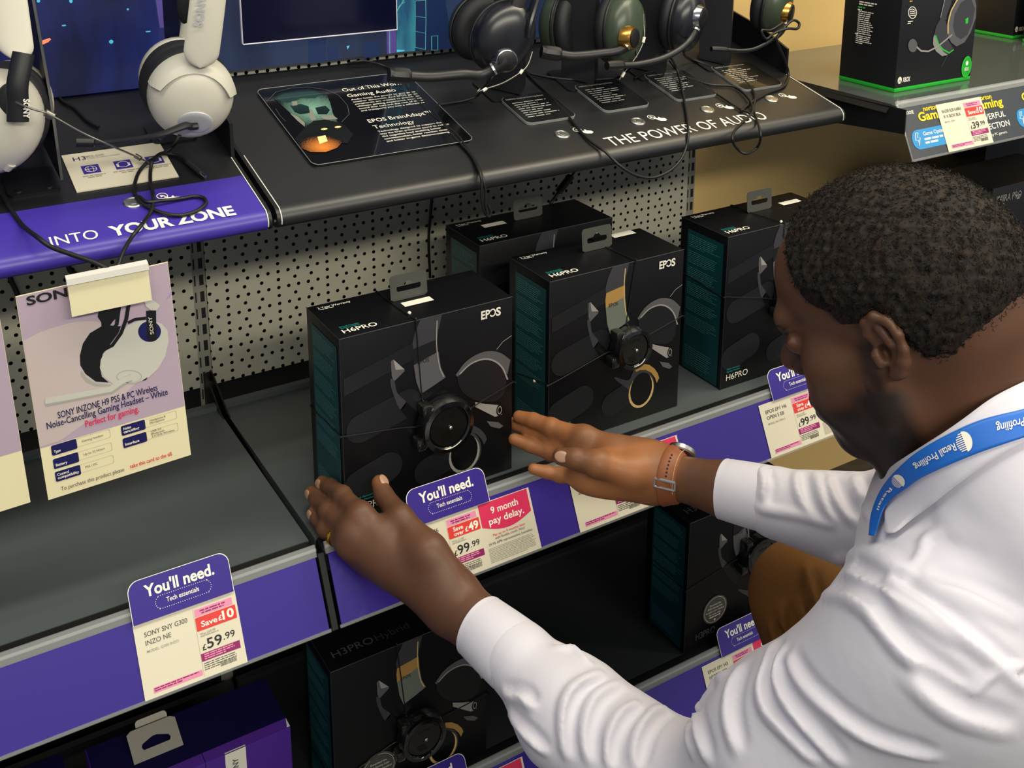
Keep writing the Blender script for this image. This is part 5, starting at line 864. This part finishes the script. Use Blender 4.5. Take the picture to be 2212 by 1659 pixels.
neck = [Cap(hp(-.022, 0, -.005), NB+V(0, 0, -.03), .058*K, .058*K, .025), Cap(hp(-.048, .012, -.02), NB+V(.01, -.018, -.02), .046*K, .050*K, .03), Cap(hp(.020, .014, -.060), NB+V(-.025, .012, -.04), .042*K, .045*K, .03)]
def joints(L): return [att(*p) for p in L]
def finger(L, rad, k=.006): J = joints(L); return [Cap(J[i], J[i+1], rad[i], rad[i+1], .011 if i == 0 else .004) for i in range(3)], J
LF = dict(index=[(779, 1112, 1.345), (739, 1070, 1.378), (713, 1051, 1.402), (696, 1042, 1.418)], middle=[(759, 1148, 1.340), (708, 1103, 1.378), (687, 1080, 1.405), (674, 1064, 1.422)], ring=[(755, 1176, 1.342), (704, 1143, 1.372), (688, 1122, 1.388), (678, 1108, 1.400)], pinky=[(780, 1186, 1.352), (738, 1163, 1.376), (718, 1155, 1.380), (708, 1143, 1.384)])
RF = dict(index=[(1262, 944, 1.455), (1191, 922, 1.482), (1152, 908, 1.500), (1121, 900, 1.512)], middle=[(1257, 964, 1.462), (1187, 946, 1.493), (1142, 927, 1.513), (1108, 915, 1.526)], ring=[(1252, 990, 1.455), (1191, 978, 1.482), (1146, 962, 1.496), (1111, 949, 1.502)], pinky=[(1264, 1026, 1.430), (1211, 1026, 1.440), (1182, 1020, 1.442), (1152, 1013, 1.442)])
FR = dict(index=(.0122, .0112, .0100, .0086), middle=(.0125, .0114, .0102, .0088), ring=(.0120, .0106, .0095, .0083), pinky=(.0110, .0093, .0084, .0073))
hands = []; tips = {}; WR = dict(L=.0255, R=.0168)
lat_l = nrm(np.cross(LW-LE, AX_F)); lat_r = nrm(np.cross(RW-RE, AX_F))
for nm, Ft, W0, E0, lat in (('L', LF, LW, LE, lat_l), ('R', RF, RW, RE, lat_r)):
    hands += [Cap(E0, W0+(E0-W0)*.30, .040, .0290, .02), Cap(W0+(E0-W0)*.30-lat*.003, W0-lat*.010, .0285, WR[nm], .02), Cap(W0+(E0-W0)*.30+lat*.003, W0+lat*.010, .0285, WR[nm], .02)]
    for i, fn in enumerate(('index', 'middle', 'ring', 'pinky')):
        c, J = finger(Ft[fn], FR[fn]); tips[nm+fn] = J
        w = W0+lat*((.012, .004, -.004, -.012)[i])*(1 if nm == 'L' else 1)*(-1 if (J[0]-W0)@lat*(.012-.008*i) < 0 else 1)
        hands += [Cap(w, J[0], .0200 if nm == 'L' else .0162, .0136, .022)]+c+[Ell(J[0], np.eye(3), (.0112 if nm == 'L' else .0105,)*3, .012), Ell(J[1], np.eye(3), (FR[fn][1]*1.04,)*3, .004)]
    if nm == 'L':
        T_ = joints([(925, 1190, 1.315), (864, 1117, 1.345), (829, 1071, 1.378), (819, 1043, 1.392)]); rr = (.0200, .0140, .0122, .0098)
    else:
        T_ = joints([(1365, 1020, 1.405), (1292, 1002, 1.398), (1243, 991, 1.402), (1212, 986, 1.408)]); rr = (.0195, .0155, .0135, .0112)
    tips[nm+'thumb'] = T_; hands += [Cap(W0*.8+T_[0]*.2, T_[0], .022, rr[0], .02)]+[Cap(T_[i], T_[i+1], rr[i], rr[i+1], .012 if i == 0 else .004) for i in range(3)]
    m1, m4 = tips[nm+'index'][0], tips[nm+'pinky'][0]
    if nm == 'L': hands += [Ell(W0*.45+m1*.25+m4*.30, (nrm(m1-W0), nrm(m4-m1), np.cross(nrm(m1-W0), nrm(m4-m1))), (.055, .030, .016), .02), Cap(T_[1], m1*.75+W0*.25, .011, .012, .014)]
    else: hands += [Ell(W0*.52+m1*.16+m4*.32, (nrm(m1-W0), nrm(m4-m1), np.cross(nrm(m1-W0), nrm(m4-m1))), (.050, .036, .019), .02), Cap(W0+lat*0+(att(1400, 1060, 1.425)-W0)*.8, m4, .020, .0135, .018), Cap(T_[1], m1*.6+W0*.4, .012, .014, .016)]
tor = [Ell(NB*.62+PV*.38, (nrm(RS-LS), nrm(np.cross(nrm(RS-LS), NB-PV)), nrm(NB-PV)), (.165, .105, .24), .05), Ell(NB*.2+PV*.8, (nrm(RS-LS), nrm(np.cross(nrm(RS-LS), NB-PV)), nrm(NB-PV)), (.155, .115, .18), .05), Cap(LS, RS, .058, .058, .05), Cap(LS, LE, .056, .050, .03), Cap(RS, RE, .056, .050, .03)]
LK, LA, RK, RA = V(.80, .70, .20), V(.90, .31, .19), att(1742, 1290, 1.43), V(.985, .72, .20)
LH, RH = PV+V(-.10, -.03, -.03), PV+V(.10, .02, -.03)
legs = [Cap(LH, LK, .075, .055, .03), Cap(LK, LA, .053, .040, .02), Cap(RH, RK, .075, .055, .03), Cap(RK, RA, .053, .040, .02)]
body = skull+face+ears+neck+hands+tor+legs
P_ = thing('person', 'crouching man in a white shirt reaching both hands around the black box', 'person', (PV[0], PV[1], .10))
hair_line = [(.092, .066), (.078, .050), (.070, .030), (.058, .018), (.036, .012), (.024, .000), (.018, -.018)]
def hair_mask(P):
    q = (P-HC)/KH; f0, l, u = q@hf, q@hl, q@hu; f = f0+.013*np.clip((.046-np.abs(l))/.046, 0, 1)*(f0 > .02)
    front = np.interp(f, [-.2, -.115, -.099, -.086, -.065, -.048, -.030, -.024, -.020, -.012, .004, .026, .029, .045, .051, .0535, .0545, .060, .080, .095, .2], [-.003, -.003, -.007, -.015, -.027, -.034, -.026, -.012, .0, .022, .022, .024, .035, .046, .055, .074, .094, .100, .104, .110, .2])
    return u-front, f0, l, u
def skin_col(X):
    mk, f, l, u = hair_mask(X); n = vnoise(X[:, :], 28)*.5+.5
    base = np.array(lin('62412e')[:3]); dark = np.array(lin('463022')[:3]); palm = np.array(lin('a0683f')[:3]); beard = np.array(lin('15100e')[:3]); lip = np.array(lin('4a2622')[:3])
    c = base+(dark-base)*n[:, None]*.5; hd = np.linalg.norm(X-HC, axis=1) < .2
    b = np.clip((-.028-u+.35*(f-.01)*(f < .03))/.012, 0, 1)*np.clip((f+.004)/.012, 0, 1)*hd; b = np.maximum(b, np.clip((f-.006)/.008, 0, 1)*np.clip((.030-f)/.010, 0, 1)*np.clip((.012-u)/.010, 0, 1)*hd*.9)
    ch = np.clip((f-.035)/.02, 0, 1)*np.clip((u+.052)/.012, 0, 1); b = b*(1-.75*ch*(u > -.06))
    c = c+(beard-c)*(b*(.78+.2*n))[:, None]
    lp = hd & (f > .094) & (np.abs(l) < .026) & (u > -.069) & (u < -.043); c[lp] = lip
    ww = np.linalg.norm(X-RW, axis=1); pr = np.clip(((X-RW)@nrm(RW-RE)+.045)/.06, 0, 1)*(ww < .3)*(ww < np.linalg.norm(X-LW, axis=1)); side = np.clip(((X-(tips['Rindex'][0]+RW)/2)@nrm(-AX_F*.75-AX_U*.5+AX_R*.2))/.02+.5, 0, 1); k_ = pr*np.maximum(side*.85, .42)
    fl = np.zeros(len(X))
    for fn in ('index', 'middle', 'ring', 'pinky'):
        J = tips['R'+fn]; fl = np.maximum(fl, np.clip(1.2-Cap(J[0], J[3], .012, .012).d(X)/.006, 0, 1))
    k_ = np.maximum(k_, fl*.8*pr)
    tm = np.clip(1.3-np.minimum(Cap(tips['Rthumb'][1], tips['Rthumb'][2], .014, .012).d(X), Cap(tips['Rthumb'][2], tips['Rthumb'][3], .012, .011).d(X))/.006, 0, 1); k_ = k_*(1-.75*tm)
    for J in (tips['Lindex'], tips['Lmiddle'], tips['Lring'], tips['Lthumb']): k_ = np.maximum(k_, .55*np.clip(1-np.linalg.norm(X-J[3], axis=1)/.022, 0, 1))
    return c+(palm-c)*np.clip(k_, 0, 1)[:, None]
X, Q = mesh_sdf(body, .0023); BODY = npmesh('body', X, Q, 'skin', P_, skin_col(X))
print('body', len(X))
# hair: a close cropped shell of small curls
_R = np.random.RandomState(3); _dir = _R.normal(size=(14, 3)); _dir /= np.linalg.norm(_dir, axis=1)[:, None]; _fr = _R.uniform(500, 1100, 14); _ph = _R.uniform(0, 6.28, 14)
def hair_post(P, d):
    mk = hair_mask(P)[0]*KH; n = sum(np.sin((P@_dir[i])*_fr[i]+_ph[i]) for i in range(14))/14
    return smax(d-.0010-(.0075+.0042*n)*np.clip(mk/.028, .06, 1), -(mk+.001*n)*.85, .005)
X, Q = mesh_sdf(skull+[neck[0]], .0019, hair_post); mk = hair_mask(X)[0]; keep = sdf(skull+face+neck, X) > -.003; Q = Q[keep[Q].all(1)]
nn = grad(skull, X[::1]) if False else None
sel = _R.choice(np.where(keep & (mk > .004))[0], 9000); S0 = X[sel]; N0 = nrm_ = np.stack([nrm(v) for v in (S0-(HC+hu*.03))]); cv = []; cq = []; th = np.linspace(0, 1, 6)
for p, n in zip(S0, N0):
    u = nrm(np.cross(n, _R.normal(size=3))); b = np.cross(n, u); r = _R.uniform(.0010, .0022); ph = _R.uniform(0, 6.28); tw = _R.uniform(4, 8); L = _R.uniform(.0010, .0042); lean = _R.normal(size=3)*.0012; o = len(cv)
    for t in th:
        c = p-n*.001+n*L*t+lean*t+(u*math.cos(ph+tw*t)+b*math.sin(ph+tw*t))*r; w = .00048*(1-.55*t)
        for k in range(3): a = 2.094*k; cv.append(c+(u*math.cos(a)+n*math.sin(a))*w)
    for i in range(5):
        for k in range(3): cq.append((o+3*i+k, o+3*i+(k+1) % 3, o+3*i+3+(k+1) % 3, o+3*i+3+k))
HA = npmesh('hair', np.r_[X, np.array(cv)], np.r_[Q, np.array(cq)+len(X)], 'hair_black', P_); HA['kind'] = 'stuff'
# eyes
for s in (1, -1):
    m = MB('eye_white'); c = hp(.0845, s*.034, .0105); m.ellip(c, hl*.0118*KH, hu*.0080*KH, hf*.0122*KH, 20, 12); m.use('eye_dark'); m.ellip(c+hf*.0098*KH, hl*.0052*KH, hu*.0052*KH, hf*.0030*KH, 16, 8); m.build('eye', P_)
    m = MB('hair_black'); m.tube([hp(.0985, s*.014, .026), hp(.0985, s*.028, .0305), hp(.092, s*.044, .029), hp(.084, s*.053, .024)], .0030, 8, 6, flat=.5); m.build('eyebrow', P_)

# shirt ---------------------------------------------------------------------
class Half:
    op = 's'
    def __init__(s, c, n, R, k=.003): s.c, s.n, s.R, s.k = V(*c), nrm(n), R, k
    def d(s, P): return np.maximum((P-s.c)@s.n, np.linalg.norm(P-s.c, axis=1)-s.R)
al = nrm(LE-LW); ar = nrm(RE-RW); LC = LW+al*np.linalg.norm(LE-LW)*.135; RC = att(1557, 1047, 1.372)
RC = RW+ar*((RC-RW)@ar)
lat = nrm(RS-LS); upt = nrm(NB-PV); fwd = nrm(np.cross(upt, lat)); dn = V(0, 0, -1)
tr = nrm(NB-hp(-.02, 0, -.01))*-1
sh = [Ell(NB*.63+PV*.37-fwd*.0, (lat, fwd, upt), (.185, .135, .27), .05), Ell(NB*.25+PV*.75, (lat, fwd, upt), (.185, .150, .20), .05), Cap(LS+lat*.015-upt*.01, RS, .080, .080, .05), Cap(NB-upt*.06, NB+upt*.0, .10, .07, .05),
      Cap(LS, LS*.45+LE*.55+V(.0, -.01, -.008), .0800, .0800, .04), Cap(LS*.45+LE*.55+V(.0, -.01, -.008), LE+V(.012, -.018, -.012), .0800, .0670, .03), Cap(LE+V(.012, -.018, -.012), LW*.45+LE*.55+dn*.014, .0670, .0570, .03), Cap(LW*.45+LE*.55+dn*.014, LC+al*.062, .0570, .0375, .02), Cap(LC+al*.060, LC+al*.066, .0400, .0405, .006),
      Cap(RS, RE, .080, .066, .04), Cap(RE, RC+ar*.072+dn*.004, .066, .0420, .02), Cap(RC+ar*.060, RC+ar*.066, .0395, .0400, .006)]
base = list(sh)
sh += [Half(LC+al*.045, al, .06), Half(RC+ar*.045, ar, .06)]
def ridge(L, r=.0075, h=.0042, k=.008, n=5, valley=True):
    P = catmull([(x, y, 0) for x, y in L], n); S = march([p[0] for p in P], [p[1] for p in P], base); ok = np.abs(sdf(base, S)) < .004
    S = S[ok]
    if len(S) < 2: return []
    G_ = grad(base, S); Cn = S-G_*(r-h); m = len(Cn)
    side = np.array([nrm(np.cross(G_[min(i, m-1)], S[min(i+1, m-1)]-S[max(i-1, 0)])) for i in range(m)]); Vn = S+side*(r*1.5)+G_*(r*.62); vl = [Cap(Vn[i], Vn[i+1], r*.8, r*.8, .006, 's') for i in range(1, m-2) if np.linalg.norm(Vn[i+1]-Vn[i]) < .06]
    return [Cap(Cn[i], Cn[i+1], r*(.55+.45*math.sin(math.pi*(i+.5)/m)), r*(.55+.45*math.sin(math.pi*(i+1.5)/m)) if i < m-2 else r*.5, k) for i in range(m-1) if np.linalg.norm(Cn[i+1]-Cn[i]) < .06]+(vl if valley else [])
folds = [([(1770, 1285), (1790, 1232), (1836, 1200), (1885, 1196), (1925, 1218), (1960, 1240)], .010, .005), ([(1828, 1233), (1877, 1264), (1943, 1297), (2001, 1334), (2063, 1380)], .009, .005), ([(1782, 1283), (1836, 1289), (1877, 1314), (1906, 1355)], .009, .005), ([(1880, 1320), (1939, 1392), (2001, 1442), (2083, 1499)], .009, .0045),
    ([(1671, 1392), (1659, 1442), (1650, 1487), (1663, 1536), (1712, 1590), (1760, 1640)], .009, .0055), ([(1690, 1405), (1682, 1462), (1704, 1516), (1753, 1578), (1815, 1648)], .008, .0050), ([(1700, 1420), (1745, 1487), (1836, 1565), (1918, 1607), (2021, 1635)], .008, .0045), ([(1564, 1458), (1523, 1495), (1506, 1537), (1514, 1586), (1531, 1640)], .009, .0060), ([(1525, 1500), (1492, 1560), (1498, 1627)], .008, .005),
    ([(1600, 1440), (1580, 1490), (1575, 1550), (1590, 1620)], .010, .004), ([(1452, 1522), (1411, 1545), (1382, 1590), (1370, 1648)], .009, .0060), ([(1374, 1520), (1341, 1550), (1320, 1598), (1316, 1650)], .008, .005), ([(1201, 1398), (1242, 1404), (1271, 1430)], .006, .003), ([(1090, 1500), (1132, 1505), (1151, 1524)], .007, .0045), ([(1094, 1538), (1138, 1582), (1179, 1623)], .008, .005), ([(1296, 1455), (1249, 1484), (1227, 1519), (1220, 1566), (1223, 1630)], .009, .0060), ([(1340, 1475), (1290, 1510), (1268, 1570), (1270, 1640)], .009, .005),
    ([(1695, 985), (1718, 1013), (1728, 1062), (1751, 1110)], .008, .004), ([(1738, 985), (1767, 1032), (1784, 1081), (1804, 1123)], .008, .005), ([(1778, 990), (1805, 1069), (1845, 1129)], .008, .0045), ([(1830, 990), (1860, 1069), (1885, 1120)], .008, .0045), ([(1640, 1000), (1655, 1040), (1650, 1080)], .007, .003), ([(1640, 1098), (1676, 1104), (1731, 1114), (1800, 1136)], .004, .0022),
    ([(1918, 1256), (2001, 1306), (2083, 1372), (2145, 1421), (2212, 1485)], .008, .0045), ([(2083, 1149), (2145, 1174), (2230, 1210)], .010, .004), ([(2060, 1090), (2052, 1120), (2070, 1150), (2110, 1165)], .007, .003), ([(2000, 1260), (2090, 1290), (2212, 1350)], .012, .004), ([(1960, 1470), (2060, 1540), (2190, 1590)], .013, .004)]
rid = []
for i, (L, r_, h_) in enumerate(folds): rid += ridge(L, r_*.72, h_*.72, valley=i > 0 and r_ > .0045)
for L in ([(2064, 1040), (2056, 1085), (2066, 1132), (2040, 1152), (2000, 1164), (1986, 1200), (1950, 1242)], [(2212, 1440), (2150, 1452), (2100, 1500)]): rid += ridge(L, .0032, .0019, .004, 8, False)
CA, CB, CM = att(1948, 992, .985), att(2216, 820, 1.015), att(2081, 906, 1.0); nC = nrm(np.cross(CB-CA, ray(2081, 906))); nC = nC if nC@AX_U > 0 else -nC
cs = [Cap(CM-nC*.10, CM+nC*.04, .090, .0715, .02), Half(CM, -nC, .115), Cap(CM-nC*.012, CM+nC*.10, .0672, .0680, .002, 's')]
shirt = base+rid+cs+sh[len(base):]
X, Q = mesh_sdf(shirt, .0030); SHIRT = npmesh('shirt', X, Q, 'shirt_white', P_)
SS = shirt
def cuff(c, ax, r0, r1, L):
    u = nrm(np.cross(ax, ZU)); v = np.cross(ax, u); rg = []
    for q, r in ((.030, r0-.0042), (.001, r0-.0036), (0, r0-.0022), (0, r0-.0004), (.0012, r0), (.004, r0-.0004), (.006, r0+.0002), (L*.5, (r0+r1)/2+.0004), (L-.006, r1), (L-.004, r1-.0005), (L-.001, r1), (L, r1-.001), (L+.004, r1-.006)):
        rg.append([c+ax*(q+.0012*math.sin(2*t+.6))+(u*math.cos(t)+v*math.sin(t))*r*(1+.018*math.sin(2*t+1)+.010*math.sin(3*t)) for t in (2*math.pi*i/48 for i in range(48))])
    m = MB('shirt_white'); m.loft(rg); return m.build('cuff', SHIRT, 60)
cuff(LC, al, .0362, .0402, .064); cuff(RC, ar, .0368, .0398, .064)
def sheet(name, U, L, m, parent, off, thick, nu=36, nv=8, text=None):
    """cloth strip laid on the shirt between two outlines given in picture points, with real thickness"""
    def rs(C_, n): P = np.array(catmull([(x, y, 0) for x, y in C_], 8))[:, :2]; s_ = np.r_[0, np.cumsum(np.linalg.norm(np.diff(P, axis=0), axis=1))]; q = np.linspace(0, s_[-1], n); return np.c_[np.interp(q, s_, P[:, 0]), np.interp(q, s_, P[:, 1])]
    A_, B_ = rs(U, nu), rs(L, nu); W = np.linspace(0, 1, nv); G_ = A_[:, None]*(1-W)[None, :, None]+B_[:, None]*W[None, :, None]; F = G_.reshape(-1, 2)
    T0 = march(F[:, 0], F[:, 1], SS, off=off+thick); D_ = T0-CAM; T1 = T0+D_/np.linalg.norm(D_, axis=1)[:, None]*thick; n = nu*nv; q = []
    for i in range(nu-1):
        for j in range(nv-1): a = i*nv+j; q += [(a, a+nv, a+nv+1, a+1), (n+a+1, n+a+nv+1, n+a+nv, n+a)]
    for i in range(nu-1): a, b = i*nv, i*nv+nv-1; q += [(a+nv, a, n+a, n+a+nv), (b, b+nv, n+b+nv, n+b)]
    for j in range(nv-1): a, b = j, (nu-1)*nv+j; q += [(a, a+1, n+a+1, n+a), (b+1, b, n+b, n+b+1)]
    return npmesh(name, np.r_[T0, T1], np.array(q), m, parent), T0.reshape(nu, nv, 3)
cl, _ = sheet('collar', [(2245, 808), (2150, 855), (2080, 905), (2010, 955), (1955, 1000), (1928, 1040), (1913, 1081), (1911, 1115)], [(2245, 940), (2160, 985), (2075, 1042), (2020, 1085), (1970, 1122), (1938, 1148), (1922, 1152), (1911, 1150)], 'shirt_white', P_, .003, .0025)
ln, LT = sheet('lanyard', [(2250, 868), (2212, 883), (2122, 906), (2040, 942), (1983, 975), (1950, 1002), (1917, 1036), (1896, 1069), (1881, 1111), (1876, 1156)], [(2250, 932), (2212, 945), (2107, 981), (2001, 1027), (1959, 1054), (1925, 1078), (1908, 1102), (1900, 1125), (1894, 1145), (1890, 1158)], 'lanyard_blue', P_, .0065, .0015, 60, 8)
def on_strip(m, vs, fs, off=.0009):
    nu, nv, _ = LT.shape; out = []
    for s_, w_ in vs:
        x, y = min(max(s_, 0), .9999)*(nu-1), min(max(w_, 0), .9999)*(nv-1); i, j = int(x), int(y); a, b = x-i, y-j; p = (LT[i, j]*(1-a)+LT[i+1, j]*a)*(1-b)+(LT[i, j+1]*(1-a)+LT[i+1, j+1]*a)*b; out.append(p+nrm(CAM-p)*off)
    m.add(out, fs)
seg = np.linalg.norm(np.diff(LT[:, 4], axis=0), axis=1).sum(); wid = np.linalg.norm(LT[20, 0]-LT[20, 7])
def s_at(px):  # strip parameter at which the middle of the strip shows at picture column px
    c = [PX0+FPX*((p-CAM)@AX_R)/((p-CAM)@AX_F) for p in LT[:, 4]]; return float(np.interp(-px, [-x for x in c], np.linspace(0, 1, len(c))))
def lan_text(m, tx, s0, s1, w0, w1):   # upside down lettering: reads from right to left across the picture
    vs, fs = text_mesh(tx, .012); x0, x1, y1 = vs[:, 0].min(), vs[:, 0].max(), .72
    on_strip(m, [(s0+(x-x0)/(x1-x0)*(s1-s0), w0+(y/y1)*(w1-w0)) for x, y in vs], fs)
m = MB('white_ink'); lan_text(m, 'Retail Profiling', s_at(2066), s_at(1979), .36, .64); lan_text(m, 'Retail Profiling', -.02, s_at(2155), .30, .60)
def lan_logo(pxc, hw):
    c = s_at(pxc); a = hw/seg; cc, ww = .47, .36
    on_strip(m, [(c+a*math.cos(t), cc+ww*math.sin(t)) for t in np.linspace(math.pi/2, 3*math.pi/2, 16)], [tuple(range(15, -1, -1))])
    for k in range(9):
        y = -.9+.2*k; x = math.sqrt(max(0, 1-y*y)); on_strip(m, [(c-a*0, cc+ww*y), (c-a*0, cc+ww*(y+.1)), (c-a*-x, cc+ww*(y+.1)), (c-a*-x, cc+ww*y)], [(0, 1, 2, 3)])
lan_logo(2085, .0085); lan_logo(1943, .0065); lan_text(m, 'Retail', s_at(1927), s_at(1897), .4, .62); m.build('lettering', ln, 180)
0 and sheet('shirt_placket', [(1872, 1158), (1905, 1152), (1945, 1156), (1998, 1164)], [(1850, 1172), (1880, 1188), (1920, 1200), (1957, 1218)], 'shirt_white', P_, .0015, .002, 20, 6)

# trousers, shoes ---------------------------------------------------------------
tr_ = [Cap(LH, LK, .098, .072, .03), Cap(LK, LA+V(0, 0, .0), .070, .056, .02), Cap(RH, RK, .095, .070, .03), Cap(RK, RA, .068, .056, .02), Ell(PV+V(0, 0, -.03), (lat, fwd, upt), (.165, .135, .13), .05)]
kb = list(tr_); _b = base; base = tr_[:]; tf = []
for L in ([(1745, 1225), (1752, 1270), (1768, 1330)], [(1730, 1300), (1742, 1345), (1752, 1385)], [(1690, 1310), (1700, 1350), (1712, 1390)], [(1668, 1350), (1680, 1378), (1690, 1400)]): tf += ridge(L, .006, .0035)
base = _b; X, Q = mesh_sdf(tr_+tf, .0045); npmesh('trousers', X, Q, 'trouser_brown', P_)
for A_, dr in ((RA, nrm(FH*.9+V(.1, 0, 0))), (LA, nrm(FH))):
    fl = V(A_[0], A_[1], .1005); s1 = [Cap(fl+V(0, 0, .040)-dr*.035, fl+V(0, 0, .036)+dr*.13, .038, .034, .02), Cap(fl+V(0, 0, .05)-dr*.02, A_, .04, .042, .02), Ell(fl+V(0, 0, -.02)+dr*.05, (dr, np.cross(ZU, dr), ZU), (.3, .3, .022), .002, 's')]
    X, Q = mesh_sdf(s1, .004); npmesh('shoe', X, Q, 'shoe_brown', P_)

# watch, ring, nails ---------------------------------------------------------------
hand_all = neck[:0]+hands; wc = RW+ar*.018; wv = nrm(np.cross(ar, AX_F)); wn = np.cross(ar, wv); N = 44; outl = []
for k in range(N):
    a = 2*math.pi*k/N; d = wv*math.cos(a)+wn*math.sin(a); row = []
    for q in (-.0112, -.0085, 0, .0085, .0112):
        c = wc+ar*q; t = .06
        for _ in range(30): t -= float(np.clip(sdf(hands, (c+d*t)[None])[0], -.01, .02))*.8
        row.append((c, d, t))
    outl.append(row)
rg = [[c+d*(t+h) for (c, d, t), h in zip(r_, (.0012, .0034, .0040, .0034, .0012))]+[c+d*(t+.0003) for (c, d, t) in r_[::-1]] for r_ in outl]; rg.append(rg[0])
w_ = MB('strap_tan'); w_.loft(rg); wt = w_.build('wristwatch', P_, 50, 'tan leather strap watch')
tt = lambda k, q: (lambda c, d, t: c+d*(t+.0044))(*min(((wc+ar*q, outl[k % N][2][1], outl[k % N][2][2]),), key=lambda z: 0))
front = int(np.argmax([-(r_[2][1]@AX_F)+.35*(r_[2][1]@AX_U) for r_ in outl])); sgn = 1 if (outl[(front+4) % N][2][1]@AX_U) > (outl[front][2][1]@AX_U) else -1
s_ = MB('strap_stitch')
for q in (-.0090, .0090):
    for k in range(-6, 9):
        i = (front+sgn*k) % N; j = (front+sgn*(k+1)) % N; p0, p1 = tt(i, q)-outl[i][2][1]*.0012, tt(j, q)-outl[j][2][1]*.0012
        for f0 in (.05, .38, .71): s_.tube([p0*(1-f0)+p1*f0, p0*(1-f0-.2)+p1*(f0+.2)], .00045, 5, 1)
s_.build('stitching', wt, label='pale stitching'); h_ = MB('black_rubber')
for k in range(-1, 6):
    i = (front+sgn*k) % N; p = tt(i, 0); d = outl[i][2][1]; h_.lathe(p-d*.0010, d, [(.0012, 0), (.0012, .0011), (0, .0011)], 10)
h_.build('strap_holes', wt); b_ = MB('steel'); i = (front-sgn*3) % N; d = outl[i][2][1]; tg = nrm(np.cross(ar, d)); p = tt(i, 0)+d*.0008
for q in (-1, 1): b_.tube([p+ar*.0135*q-tg*.004, p+ar*.0135*q+tg*.006], .0017, 8, 1)
b_.tube([p+ar*.0135-tg*.004, p-ar*.0135-tg*.004], .0020, 8, 1); b_.tube([p+ar*.0135+tg*.006, p-ar*.0135+tg*.006], .0017, 8, 1); b_.build('buckle', wt, label='steel buckle')
i = (front+sgn*13) % N; d = outl[i][2][1]; cs_ = MB('steel'); cs_.lathe(wc+d*(outl[i][2][2]+.002), d, [(.0165, 0), (.0180, .002), (.0180, .007), (.0160, .0085), (0, .0085)], 32); cs_.build('watch_case', wt, label='steel watch case')
J = tips['Lring']; ax_ = nrm(J[1]-J[0]); c = J[0]*.42+J[1]*.58; u = nrm(np.cross(ax_, ZU)); v = np.cross(ax_, u); MB('gold_metal').torus(c, u*.0124, v*.0124, ax_, .0013, 40, 10, 2.2).build('ring', P_, label='gold wedding ring')
def nail(J, nd, sc=1.0):
    d = nrm(J[3]-J[2]); nd = nrm(nd-d*(nd@d)); r = .0086*sc; c = J[3]-d*.0035; t = .03
    for _ in range(30): t -= float(sdf(hands, (c+nd*t)[None])[0])*.8
    m = MB('nail'); m.ellip(c+nd*(t-.0016), d*.0078*sc, np.cross(nd, d)*.0058*sc, nd*.0024, 18, 8, .75, 0, 90); m.build('fingernail', P_)
pl = nrm(np.cross(tips['Lindex'][0]-LW, tips['Lpinky'][0]-LW)); pl = pl if pl@AX_F < 0 else -pl
for fn in ('index', 'middle', 'ring'): nail(tips['L'+fn], pl*.8-AX_R*.7+AX_U*.2)
nail(tips['Lthumb'], AX_U*.6+AX_R*.75-AX_F*.5, 1.2); nail(tips['Rthumb'], -AX_F*.9+AX_U*.25, 1.25)
